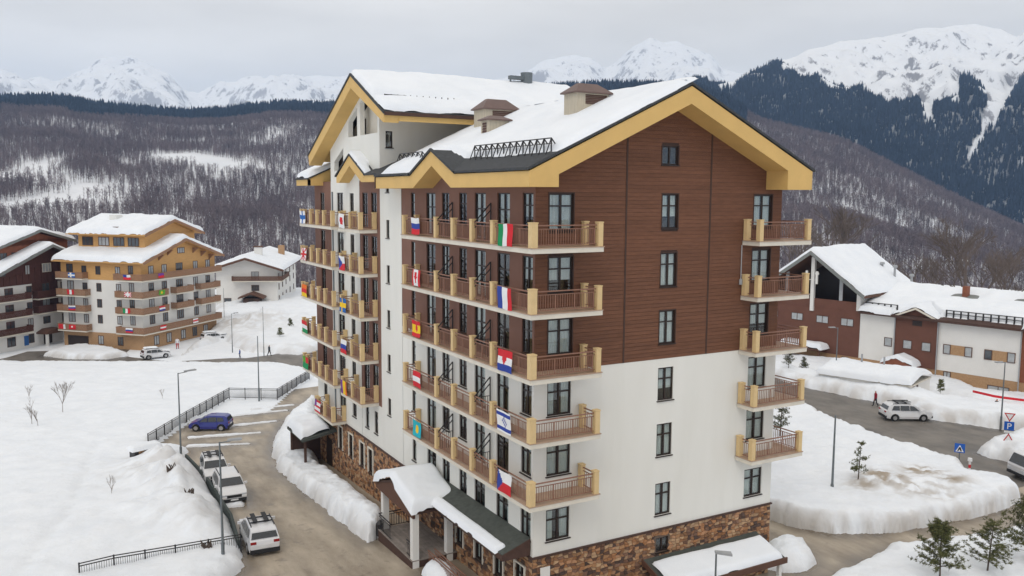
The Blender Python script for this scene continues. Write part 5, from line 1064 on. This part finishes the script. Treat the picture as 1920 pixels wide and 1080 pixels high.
def car(label, P, az, pm, kind='suv', rack=False, group='parked cars', front_dark=True, snow=False, name='car'):
    c = CARP[kind]; W_ = c['W']; Ht = c['H']; root = thing(name, label, 'car', tuple(P), -az, group)
    wr = .34; wy = c['wy']; prof = list(c['prof']); zb = .26
    arch = lambda y0: [(y0+.44, zb), (y0+.40, .48), (y0+.25, .70), (y0, .77), (y0-.25, .70), (y0-.40, .48), (y0-.44, zb)]
    prof = prof+arch(wy)+arch(-wy)
    zbelt = 1.0*Ht/1.68
    def hw(y, z): 
        t = max(0, (z-zbelt)/(Ht-zbelt)); return W_/2*(1-.22*t**1.1)*(1-.10*(abs(y)/(c['L']/2))**5)-(.05 if z < .4 else 0)
    n = len(prof); bm = bmesh.new(); rows = []
    for f in (-1, -.93, 0, .93, 1):
        rows.append([bm.verts.new((f*hw(y, z), y, z-(.03 if abs(f) == 1 and z > Ht-.12 else 0)+(.02 if f == 0 and z > Ht-.2 else 0))) for y, z in prof])
    for a, b_ in zip(rows, rows[1:]):
        for i in range(n): bm.faces.new((a[i], a[(i+1) % n], b_[(i+1) % n], b_[i]))
    bm.faces.new(rows[0][::-1]); bm.faces.new(rows[-1])
    bmesh.ops.recalc_face_normals(bm, faces=bm.faces); bmesh.ops.triangulate(bm, faces=[f for f in bm.faces if len(f.verts) > 4])
    me = bpy.data.meshes.new('body'); bm.to_mesh(me); bm.free(); me.materials.append(pm)
    body = link('body', me, root); 
    def panel(nm, pts, m, par=root, d=.012):
        mb = MB(); mb.prism(pts, d); return mb.build(nm, m, par)
    (y1, z1), (y2, z2) = c['ws']; a, b_ = hw(y1, z1)-.06, hw(y2, z2)-.06
    panel('windscreen', [(-b_, y2+.02, z2), (b_, y2+.02, z2), (a, y1+.02, z1), (-a, y1+.02, z1)], M['carglass'], root, (0, .012, .014))
    (y1, z1), (y2, z2) = c['rw']; a, b_ = hw(y1, z1)-.08, hw(y2, z2)-.08
    panel('rear_window', [(-b_, y2-.02, z2), (b_, y2-.02, z2), (a, y1-.02, z1), (-a, y1-.02, z1)], M['carglass'], root, (0, -.014, .008))
    for s in (-1, 1):
        for q in c['sw']: panel('side_window', [(s*(hw(y, z)+.002), y, z) for y, z in q], M['carglass'], root, (s*.012, 0, .004))
        for yy in (wy, -wy):
            mb = MB(); mb.tube((s*(W_/2-.24), yy, wr), (s*(W_/2-.01), yy, wr), wr, wr, 16); wh = mb.build('wheel', M['tyre'], root)
            mb = MB(); mb.tube((s*(W_/2-.03), yy, wr), (s*(W_/2+.004), yy, wr), .22, .2, 10); mb.build('rim', M['rim'], wh)
        L2 = c['L']/2; zl = .78*Ht/1.68
        MB().box(*sorted((s*.52, s*(hw(L2-.1, zl)-.03))), L2-.28, L2-.045, zl-.07, zl+.07).build('headlight', M['clear_lens'], root)
        MB().box(*sorted((s*.5, s*(hw(-L2, .95)-.01))), -L2-.01, -L2+.3, .88*Ht/1.68, 1.02*Ht/1.68).build('tail_light', M['red_lens'], root)
        y = c['ws'][1][0]-.18; mb = MB(); mb.box(*sorted((s*(hw(y, 1)-.02), s*(hw(y, 1)+.2))), y-.06, y+.06, zbelt+.08, zbelt+.24); mb.build('mirror', pm, root)
        if kind == 'suv': mb = MB(); x = s*(hw(0, Ht)-.06); mb.bar((x, -1.55, Ht+.03), (x, .15, Ht+.04), .05); mb.bar((x, -1.5, Ht-.05), (x, -1.5, Ht+.04), .05); mb.bar((x, .1, Ht-.05), (x, .1, Ht+.04), .05); mb.build('roof_rail', M['plastic'], root)
    L2 = c['L']/2
    MB().box(-W_/2+.1, W_/2-.1, L2-.12, L2+.015, .34, .55).build('front_bumper', M['plastic'], root); MB().box(-W_/2+.08, W_/2-.08, -L2-.015, -L2+.12, .3, .56).build('rear_bumper', M['plastic'], root)
    if front_dark: MB().box(-.5, .5, L2-.1, L2-.005, .62, .8).build('grille', M['plastic'], root)
    MB().box(-.26, .26, -L2-.025, -L2+.02, .62, .74).build('number_plate', M['plate'], root); MB().box(-.26, .26, L2-.02, L2+.025, .42, .53).build('number_plate', M['plate'], root)
    if rack:
        for i, y in enumerate((-1.05, -.25)): MB().box(-.66, .66, y-.05, y+.05, Ht+.06, Ht+.12).build('roof_bar', M['plastic'], root)
        for x in (-.35, .3): MB().box(x-.13, x+.13, -1.15, .3, Ht+.12, Ht+.17).build('ski_holder', M['plastic'], root)
    if snow:
        roof_snow(body, lambda X, Y: X*0+Ht-.03, -.62, .62, -1.6, .3, .3, .08, edge=.2, seed=5, name='snow_cover'); roof_snow(body, lambda X, Y: X*0+1.0, -.7, .7, 1.0, 2.1, .16, .08, edge=.2, seed=6, name='snow_cover')
    return root
def gpos(px, py): P = G(px, py); return (P[0], P[1], float(gz(P[0], P[1]))+.045)
car('white car with ski rack seen from behind on the driveway', gpos(486, 1020), R(4), M['carwhite'], 'suv', True)
car('white pickup-faced car with black grille by the snowy kerb', gpos(430, 931), R(182), M['carwhite'], 'suv', False)
car('white car with roof rack parked behind another white car', gpos(402, 896), R(184), M['carwhite'], 'suv', True)
car('blue hatchback parked across the snowy parking bays', gpos(396, 806), R(-62), M['carblue'], 'hatch', False, front_dark=False)
car('white car with black roof bars driving on the grey road', gpos(1697, 787), R(120), M['carwhite'], 'suv', True, group=None)
car('snow-covered car at the kerb of the far road', gpos(292, 672), R(80), M['carwhite'], 'hatch', False, snow=True)
car('pale car half buried beside the amber hotel', gpos(400, 640), R(75), M['carwhite'], 'hatch', False, snow=True)
# white delivery truck at the edge of the frame
P = gpos(1962, 897); T = thing('delivery_truck', 'small white box truck turning in beside the dirty snow pile', 'truck', P, -R(-68))
mb = MB(); mb.box(-1.05, 1.05, -3.2, .9, .75, 2.7); mb.build('cargo_box', M['carwhite'], T); mb = MB(); mb.prism([(-.95, .98, .45), (-.95, 2.6, .45), (-.95, 2.68, 1.05), (-.95, 2.25, 1.95), (-.95, .98, 2.0)], (1.9, 0, 0)); mb.build('cab', M['carwhite'], T)
mb = MB(); mb.prism([(-.85, 2.64, 1.2), (.85, 2.64, 1.2), (.8, 2.29, 1.9), (-.8, 2.29, 1.9)], (0, .02, .01)); mb.build('windscreen', M['carglass'], T)
for s in (-1, 1):
    mb = MB(); mb.prism([(s*.955, 1.2, 1.2), (s*.955, 2.4, 1.15), (s*.955, 2.15, 1.82), (s*.955, 1.2, 1.85)], (s*.012, 0, 0)); mb.build('side_window', M['carglass'], T)
    for y in (1.85, -2.1): w_ = MB().tube((s*.68, y, .4), (s*.96, y, .4), .4, .4, 16).build('wheel', M['tyre'], T); MB().tube((s*.95, y, .4), (s*.975, y, .4), .24, .22, 10).build('rim', M['rim'], w_)
    MB().box(*sorted((s*.55, s*.92)), 2.6, 2.7, .62, .85).build('headlight', M['clear_lens'], T); MB().box(*sorted((s*.98, s*1.12)), 2.1, 2.2, 1.3, 1.7).build('mirror', M['plastic'], T)
MB().box(-.95, .95, 2.55, 2.72, .35, .56).build('bumper', M['plastic'], T); MB().box(-.5, .5, -3.0, 1.2, .45, .75).build('chassis', M['plastic'], T)

# ------------------------------------------------------------------ lamps, fences, signs
def lamp(label, px, py, top, arm_az=None, arm=1.3, r=.075, group='street lamps', snow_lift=0.0, z0=None):
    P = G(px, py); zb = float(gz(P[0], P[1])); 
    d = math.hypot(P[0]-CAM[0], P[1]-CAM[1]); v = ray(px, top); h = CAM[2]+v[2]*d/math.hypot(v[0], v[1])-zb
    t = thing('street_lamp', label, 'street lamp', (P[0], P[1], zb), 0, group)
    mb = MB(); mb.tube((0, 0, -.2), (0, 0, h*.2), r*1.35, r*1.3, 8); mb.tube((0, 0, h*.2), (0, 0, h), r, r*.6, 8); mb.build('pole', M['metal'], t)
    if arm_az is not None:
        dx, dy = math.sin(arm_az), math.cos(arm_az)
        mb = MB(); mb.tube((0, 0, h-.05), (dx*arm*.5, dy*arm*.5, h), r*.5, r*.45, 6); mb.build('arm', M['metal'], t)
        mb = MB(); n = Vector((-dy, dx, 0)); a = Vector((dx*arm*.35, dy*arm*.35, h+.02)); b_ = Vector((dx*arm, dy*arm, h+.04))
        mb.prism([a-n*.1, a+n*.1, b_+n*.17, b_-n*.17], (0, 0, .1)); mb.build('lamp_head', M['grey'], t)
    return t
lamp('tall lamp with short arm beside the cars\' snow bank', 340, 872, 699, R(75), 1.5)
lamp('tall lamp in front of the railing by the white cars', 419, 1064, 828, R(100), 1.2)
lamp('bare tall pole at the far parking fence', 486, 752, 630, None)
lamp('thin lamp by the far road with short head', 436, 662, 588, R(90), 1.0, .06)
lamp('thin pole on the snow slope below the chalet', 495, 668, 575, None, 1, .05)
lamp('slim pole at the chalet\'s left corner', 421, 612, 540, None, 1, .05)
lamp('pole standing in the dirty snow island', 1559, 940, 778, None, .7, .09)
lamp('lamp in front of the lodge kiosk', 1566, 722, 614, R(-80), 1.2)
lamp('lamp rising behind the parking sign', 1876, 806, 678, R(-90), 1.4)
# low lamp close to the gable
P = (9.4, -3.6); zb = -4.2; t = thing('street_lamp', 'short lamp with flat grey head before the gable canopy', 'street lamp', (P[0], P[1], zb), 0, 'street lamps')
v = ray(1343, 1036); 
v = ray(1343, 1037); Q = CAM+v*((-2.6-CAM[1])/v[1]); t.location = (Q[0], Q[1], zb); LH = Q[2]-zb; mb = MB(); mb.tube((0, 0, -.2), (0, 0, LH), .055, .045, 8); mb.build('pole', M['metal'], t)
mb = MB(); mb.prism([(-.06, -.12, LH), (-.06, .12, LH), (.75, .2, LH-.08), (.75, -.2, LH-.08)], (0, 0, .1)); mb.build('lamp_head', M['grey'], t); t.rotation_euler = (0, 0, R(-32))
def fence(label, pts, h=1.15, step=1.9, m='iron', bars=True, lift=0.0):
    t = thing('railing_fence', label, 'fence', (*pts[0][:2], float(gz(*pts[0][:2]))+lift)); o = Vector(t.location)
    Q = [Vector((p[0], p[1], float(gz(p[0], p[1]))+lift))-o for p in pts]
    for a, b_ in zip(Q, Q[1:]):
        L_ = (b_-a).length; n = max(1, round(L_/step))
        for i in range(n+(b_ is Q[-1])): c = a.lerp(b_, i/n); MB().box(c.x-.04, c.x+.04, c.y-.04, c.y+.04, c.z-.4, c.z+h+.05).build('post', M[m], t)
        for i in range(n):
            c, d = a.lerp(b_, i/n), a.lerp(b_, (i+1)/n); mb = MB()
            for zz in (h, h*.55 if not bars else h-.15, .12): mb.bar((c.x, c.y, c.z+zz), (d.x, d.y, d.z+zz), .05)
            if bars:
                for j in range(1, 14): e = c.lerp(d, j/14); mb.bar((e.x, e.y, e.z+.12), (e.x, e.y, e.z+h-.15), .022)
            mb.build('rail_panel', M[m], t)
    return t
W_ = lambda px, py: G(px, py)
fence('black bar railing along the foot of the snow field', [W_(150, 1098), W_(215, 1082), W_(330, 1062), W_(452, 1040)], 1.25)
fence('dark parking railing climbing behind the blue car', [W_(278, 840), W_(350, 795), W_(430, 748), W_(520, 750), W_(580, 712)], 1.2, lift=.1)
ed = [W_(448, 1036), W_(434, 985), W_(384, 905), W_(349, 868)]
mb = MB()
for a, b_ in zip(ed, ed[1:]): mb.bar((a[0], a[1], gz(a[0], a[1])+.35), (b_[0], b_[1], gz(b_[0], b_[1])+.35), .16, .8)
kw = mb.build('kerb_wall', mat('dark_green_wall', (.05, .062, .058), .8)); tag(kw, 'low dark wall holding the snow back beside the white cars', 'wall')
# signs
def sign_post(label, px, py, h): P = G(px, py); zb = float(gz(P[0], P[1])); t = thing('road_sign', label, 'sign', (P[0], P[1], zb), 0, None); MB().tube((0, 0, -.2), (0, 0, h), .04, .04, 6).build('pole', M['metal'], t); return t
FACE = math.atan2(CAM[1]-10, CAM[0]-45)+math.pi/2
def plate(t, w, z, m, shape='sq', y=-.06, inner=None):
    if shape == 'sq': pts = [(-w/2, y, z), (w/2, y, z), (w/2, y, z+w), (-w/2, y, z+w)]
    elif shape == 'up': pts = [(-w/2, y, z), (w/2, y, z), (0, y, z+w*.87)]
    else: pts = [(0, y, z), (w/2, y, z+w*.87), (-w/2, y, z+w*.87)]
    o = MB().prism(pts, (0, .02, 0)).build('sign_plate', m, t)
    if inner:
        c = Vector((0, y, sum(p[2] for p in pts)/len(pts))); MB().prism([tuple(c.lerp(Vector(p), .66)+Vector((0, -.006, 0))) for p in pts], (0, .005, 0)).build('sign_field', inner, o)
    return o
M['sblue'] = flat('sign_blue', (.012, .10, .44), .4); M['sred'] = flat('sign_red', (.5, .03, .03), .4); M['swhite'] = flat('sign_white', (.78, .78, .78), .4)
t = sign_post('parking sign between two red-edged triangles on one pole', 1888, 858, 3.4); t.rotation_euler = (0, 0, FACE); SP = t.location
def zat(px, py): v = ray(px, py); return CAM[2]+v[2]*math.hypot(SP[0]-CAM[0], SP[1]-CAM[1])/math.hypot(v[0], v[1])-SP[2]
plate(t, .85, zat(1888, 790), M['sred'], 'down', inner=M['swhite']); pl = plate(t, .74, zat(1888, 806), M['sblue']); plate(t, .85, zat(1888, 828), M['sred'], 'up', inner=M['swhite'])
MB().box(-.36, .36, -.07, -.05, zat(1888, 811), zat(1888, 807.5)).build('sign_plate', M['swhite'], t)
fc = bpy.data.curves.new('letter', 'FONT'); fc.body = 'P'; fc.size = .72; fc.align_x = 'CENTER'; fc.extrude = .004; fc.materials.append(M['swhite']); fo = bpy.data.objects.new('letter', fc); COL.objects.link(fo)
lm = bpy.data.meshes.new_from_object(fo.evaluated_get(bpy.context.evaluated_depsgraph_get())); bpy.data.objects.remove(fo); fo = link('letter', lm, pl, (0, -.075, zat(1888, 806)+.11)); fo.rotation_euler = (math.pi/2, 0, 0)
t = sign_post('blue pedestrian crossing sign at the snow island tip', 1797, 880, 2.1); t.rotation_euler = (0, 0, FACE); pl = plate(t, .75, 1.4, M['sblue']); MB().prism([(-.3, -.075, 1.48), (.3, -.075, 1.48), (0, -.075, 2.04)], (0, .005, 0)).build('sign_field', M['swhite'], pl); MB().prism([(-.05, -.085, 1.86), (.07, -.085, 1.86), (.16, -.085, 1.53), (.06, -.085, 1.53), (0, -.085, 1.68), (-.1, -.085, 1.53), (-.18, -.085, 1.53)], (0, .005, 0)).build('sign_figure', M['iron'], pl)
P = G(1817, 890); t = thing('barrier_post', 'short red and white post at the road edge', 'post', (P[0], P[1], float(gz(P[0], P[1]))))
for i in range(4): MB().tube((0, 0, i*.28-.05*(i == 0)), (0, 0, (i+1)*.28), .09, .09, 10).build('band', FM['r'] if i % 2 == 0 else M['swhite'], t)
MB().tube((0, 0, 1.12), (0, 0, 1.35), .18, .16, 12).build('cap', M['swhite'], t)
# red barrier tape across the verge
a, b_, c, d = G(1822, 762), G(1862, 772), G(1880, 775), G(1990, 790); zt_ = 1.5
mb = MB()
for p, q in ((a, b_), (b_, c), (c, d)): mb.prism([(p[0], p[1], -4.2+zt_), (q[0], q[1], -4.2+zt_), (q[0], q[1], -3.95+zt_), (p[0], p[1], -3.95+zt_)], (.02, .02, 0))
o = mb.build('barrier_net', FM['r']); tag(o, 'red barrier netting strung along the snowy verge', 'barrier')
def topz(x, y):                                          # height of the snow or ground surface at a spot
    dg = bpy.context.evaluated_depsgraph_get(); hit, loc, *_ = SC.ray_cast(dg, (x, y, 3.0), (0, 0, -1)); return loc.z if hit else float(gz(x, y))
# litter bin, buried cabinet, hedge stumps
P = G(713, 1012); t = thing('litter_bin', 'black litter bin on a stand beside the porch steps', 'bin', (P[0], P[1], float(gz(P[0], P[1]))+.03)); MB().tube((0, 0, .25), (0, 0, .95), .22, .25, 12).build('bucket', M['iron'], t); MB().tube((0, 0, 1.0), (0, 0, 1.2), .27, .1, 12).build('lid', M['iron'], t)
mb = MB(); mb.bar((-.26, 0, 0), (-.26, 0, 1.0), .04); mb.bar((.26, 0, 0), (.26, 0, 1.0), .04); mb.build('stand', M['iron'], t)
P = G(272, 872); t = thing('utility_cabinet', 'tan and black cabinet half buried in the snow mound', 'cabinet', (P[0], P[1], float(gz(P[0], P[1]))+.5), R(20)); MB().box(-1.0, 1.0, -.4, .4, 0, 1.0).build('case', M['brick'], t); MB().box(-1.05, -.7, -.45, .45, 0, 1.02).build('end_panel', M['iron'], t); roof_snow(t, lambda X, Y: X*0+1.02, -1.3, 1.3, -.6, .6, .35, .1, edge=.3, seed=102, name='snow_cap')
for i, (px, py) in enumerate(((322, 905), (355, 940), (386, 1010))):
    P = G(px, py); mb = MB(); r_ = random.Random(i)
    for j in range(14): a_ = r_.uniform(0, 6.28); mb.tube((r_.uniform(-.3, .3), r_.uniform(-.15, .15), -.4), (math.cos(a_)*.3, math.sin(a_)*.25, r_.uniform(.05, .35)), .09, .03, 4)
    o = mb.build('shrub_stump', M['bark']); P = G(px, py, 1.4); o.location = (-9e3, 0, 0); o.location = (P[0], P[1], topz(P[0], P[1])+.12); tag(o, ['dark twigs poking from the snow mound by the cabinet', 'dark twigs poking out halfway down the snow mound', 'dark stump with twigs above the bar railing'][i], 'shrub')

# ------------------------------------------------------------------ people
def person(label, P, az, top, legs, walk=.25, h=1.72, hair=(.03, .02, .015)):
    s = h/1.75; V = []; E = []; Rr = []
    def v(p, r, c=None): V.append(tuple(q*s for q in p)); Rr.append(r*s); i = len(V)-1; (c is not None) and E.append((c, i)); return i
    pel = v((0, 0, .95), .15); ch = v((0, .0, 1.2), .155, pel); sh = v((0, 0, 1.4), .13, ch); nk = v((0, .01, 1.5), .06, sh); hd1 = v((0, .02, 1.6), .085, nk); hd2 = v((0, .02, 1.7), .075, hd1); v((0, .1, 1.62), .03, hd1)
    for q in (-1, 1):
        hp = v((q*.1, 0, .88), .11, pel); kn = v((q*.11, q*walk*.35+.03, .5), .075, hp); an = v((q*.11, q*walk*.9-.04, .1), .055, kn); v((q*.12, q*walk*.9+.12, .05), .045, an)
        s1 = v((q*.2, 0, 1.38), .075, sh); el = v((q*.27, -q*walk*.3-.02, 1.1), .055, s1); wr_ = v((q*.27, -q*walk*.6+.08, .86), .04, el); pm = v((q*.27, -q*walk*.6+.11, .78), .035, wr_)
        for j in range(4): v((q*.27, -q*walk*.6+.075+.022*j, .69-.008*abs(j-1.5)), .009, pm)
        v((q*.23, -q*walk*.6+.15, .75), .01, pm)
    me = bpy.data.meshes.new('p'); me.from_pydata(V, E, []); o = bpy.data.objects.new('p', me); COL.objects.link(o)
    sk = o.modifiers.new('s', 'SKIN'); sk.use_smooth_shade = True
    for i, d_ in enumerate(me.skin_vertices[0].data): d_.radius = (Rr[i], Rr[i]); d_.use_root = i == 0
    o.modifiers.new('b', 'SUBSURF').levels = 1
    dg = bpy.context.evaluated_depsgraph_get(); nm = bpy.data.meshes.new_from_object(o.evaluated_get(dg)); bpy.data.objects.remove(o)
    skin_ = M['skin']; nm.materials.clear()
    for m_ in (top, legs, skin_, M['plastic'], flat('hair', hair)): nm.materials.append(m_)
    for p in nm.polygons:
        z = p.center.z/s; x = abs(p.center.x)/s
        p.material_index = 3 if z < .13 else (2 if (x > .2 and z < .82 and z > .6) else (1 if z < .93 and x < .22 else (0 if z < 1.5 else (4 if (z > 1.66 or p.center.y < -.01) else 2))))
    t = link('person', nm, None, P, -az, label, 'person', None); return t
M['skin'] = flat('skin', (.5, .3, .22), .6)
def cl(c): return flat('cloth', c, .9)
person('person in red jacket and dark trousers walking on the road verge', gpos(1641, 763), R(-60), cl((.28, .02, .04)), cl((.03, .03, .04)))
person('person in dark clothes walking along the far road', gpos(505, 668), R(80), cl((.03, .04, .05)), cl((.02, .02, .03)), .3)
person('person in bright blue jacket standing on the far road', gpos(450, 672), R(-70), cl((.02, .07, .35)), cl((.02, .03, .1)), .15, 1.4)
person('person in white top and red trousers before the amber hotel', gpos(333, 655), R(200), cl((.7, .7, .72)), cl((.4, .02, .03)), .1, 1.85)
person('person in dark coat standing behind the red barrier netting', gpos(1867, 779), R(190), cl((.03, .03, .03)), cl((.02, .02, .02)), .1)

# ------------------------------------------------------------------ trees near by
M['pine'] = mat('pine_needles', (.085, .095, .036), .85, .3, 3, col2=(.19, .185, .075), spec=.2); M['pine_dk'] = mat('pine_needles_deep', (.035, .048, .02), .85, .3, 3, col2=(.075, .085, .035), spec=.2)
def pine(label, P, h, seed, dens=1.0, group='young pines', spread=.33, name='pine_tree'):
    r = random.Random(seed); t = thing(name, label, 'tree', P, r.uniform(0, 6), group); mb = MB(); lean = (r.uniform(-.05, .05)*h, r.uniform(-.05, .05)*h)
    mb.tube((0, 0, -.3), (lean[0]*.5, lean[1]*.5, h*.5), .05*h/3, .035*h/3, 6, cap=False); mb.tube((lean[0]*.5, lean[1]*.5, h*.5), (*lean, h*.98), .035*h/3, .01, 5, cap=False)
    cr_ = MB(); nb = int(42*dens)
    for i in range(nb):
        f = r.uniform(.12, 1.0)**.9; z = h*f; a = r.uniform(0, 6.283); l = h*spread*(1.05-f)**.8*r.uniform(.45, 1.1)+.12
        b0 = Vector((lean[0]*f, lean[1]*f, z*.97)); e = b0+Vector((math.cos(a)*l, math.sin(a)*l, l*r.uniform(.15, .6))); mb.tube(b0, e, .013*h/3, .005, 3, cap=False)
        for k in range(int(5+l*9)):
            c = b0.lerp(e, r.uniform(.3, 1.08))+Vector((r.gauss(0, .06), r.gauss(0, .06), r.gauss(0, .05)))
            for q in range(9):
                d = Vector((r.gauss(0, 1), r.gauss(0, 1), r.gauss(.35, .8))).normalized(); n = d.orthogonal().normalized(); L_ = r.uniform(.1, .2); w_ = .012+.006*r.random()
                cr_.add([c-n*w_, c+n*w_, c+d*L_], [(0, 1, 2)], 0 if r.random() < .7 else 1)
    link('trunk', mb.mesh('trunk', M['bark']), t); link('crown', cr_.mesh('crown', [M['pine'], M['pine_dk']]), t); return t
def sp(px, py, lift=.8): P = G(px, py, lift*.6); return (P[0], P[1], topz(P[0], P[1])-.04)
pine('young pine with dense olive crown beside the forecourt snow', sp(1762, 1092), 3.3, 1, 2.4, spread=.52)
pine('thin sparse young pine next to the dense pine', sp(1850, 1082), 3.2, 2, 1.4, spread=.46)
pine('young pine at the truck end of the snow verge', sp(1925, 1060), 3.9, 3, 2.2, spread=.5)
pine('small sparse sapling alone on the snow island', sp(1608, 915, 1.1), 2.9, 4, .55, spread=.28)
pine('small fir hidden behind the hotel\'s right balconies', sp(1462, 830, 1.0), 3.6, 5, 1.0)
for i, (px, py) in enumerate(((1478, 705), (1507, 700))): pine(['round dwarf conifer near the lodge side canopy', 'upright dwarf conifer near the lodge side canopy'][i], sp(px, py, .6), 2.4, 10+i, 1.2, 'dwarf conifers by the lodge', .3)
for i, (px, py) in enumerate(((1556, 700), (1763, 752), (545, 625), (525, 640))): pine(['little conifer by the lodge lamp', 'little conifer at the kiosk corner', 'little fir on the slope below the chalet', 'tiny fir near the far road slope'][i], sp(px, py, .8), 1.5, 20+i, .8, 'little conifers', .3)
def bare_tree(label, P, h, seed, m, depth=5, group=None, spread=.55, name='bare_tree', first=.3, thick=1.0):
    r = random.Random(seed); tr_ = MB(); cr_ = MB()
    def grow(p, d, l, rad, k):
        e = p+d*l; (tr_ if k <= 1 else cr_).tube(p, e, rad, rad*.68, 5 if k < 2 else 3, cap=False)
        if k >= depth: return
        for i in range(3 if k > 0 else 4):
            q = Vector((r.gauss(0, 1), r.gauss(0, 1), r.gauss(0, .5))).normalized(); nd = (d+q*spread*r.uniform(.7, 1.3)).normalized(); nd.z += .08; nd.normalize()
            grow(p.lerp(e, r.uniform(.6, 1)), nd, l*r.uniform(.58, .82), rad*.70, k+1)
    grow(Vector((0, 0, -.3)), Vector((r.uniform(-.06, .06), r.uniform(-.06, .06), 1)).normalized(), h*first, h*.017*thick, 0)
    t = thing(name, label, 'tree', P, r.uniform(0, 6), group); link('trunk', tr_.mesh('trunk', m), t); link('crown', cr_.mesh('crown', m), t); return t
tw2 = mat('grey_brown_branches', (.15, .12, .105), .95, .25, .5, spec=.05)
lab = ['broad bare tree rising behind the lodge loft roof', 'bare tree behind the lodge between loft and chimney', 'tall dense bare tree behind the lodge chimneys', 'bare tree crown behind the lodge\'s right chimney', 'bare tree at the far end of the lodge roof', 'slender bare tree just beyond the hotel corner', 'low bare tree between the hotel corner and the loft', 'wide bare tree beside the dense tree behind the lodge']
for i, (px, d, ptop, pbot) in enumerate(((1590, 190, 372, 560), (1665, 170, 470, 560), (1815, 165, 420, 590), (1745, 180, 455, 590), (1895, 150, 450, 600), (1490, 210, 395, 560), (1535, 230, 420, 560), (1850, 190, 430, 590))):
    a_ = at_dist(px, ptop, d); zb = -6.5 if d > 175 else -5; h = a_[2]-zb
    bare_tree(lab[i], (a_[0], a_[1], zb), h*1.02, 40+i, tw2, 6 if i in (0, 2, 7) else 5, 'bare trees behind the lodge', .6, first=.36, thick=.75)
tw3 = mat('pale_birch_twigs', (.30, .27, .25), .95, .2, 2, spec=.05)
for i, (px, py, h) in enumerate(((118, 778, 4.2), (60, 800, 3.6), (72, 805, 3.2), (55, 752, 2.8), (210, 940, 2.2), (305, 752, 2.0))): bare_tree(['bushy leafless sapling standing alone in the snow field', 'spindly leafless sapling in a pair on the snow field', 'thin leafless sapling leaning on its pair in the snow field', 'faint leafless twig tree behind the sapling pair', 'leaning dry stalk beside the snow mound', 'dry stalk in the field before the parking railing'][i], sp(px, py, .75), h, 60+i, tw3, 5 if i == 0 else 3, 'leafless saplings on the snow field', .35, 'leafless_sapling', .32, .55)

# ------------------------------------------------------------------ air: even pale haze round everything
hz = bpy.data.materials.new('haze'); hz.use_nodes = True; t = hz.node_tree; t.nodes.remove(t.nodes['Principled BSDF'])
pv = t.nodes.new('ShaderNodeVolumePrincipled'); pv.inputs['Color'].default_value = (.42, .64, 1.0, 1); pv.inputs['Density'].default_value = 0.000105; pv.inputs['Anisotropy'].default_value = 0.1
t.links.new(pv.outputs[0], t.nodes['Material Output'].inputs['Volume'])
MB().box(-6600, 6600, -6600, 6600, -240, ZTOP).build('haze', hz, kind='stuff', label='pale blue winter haze filling the valley', cat='haze')
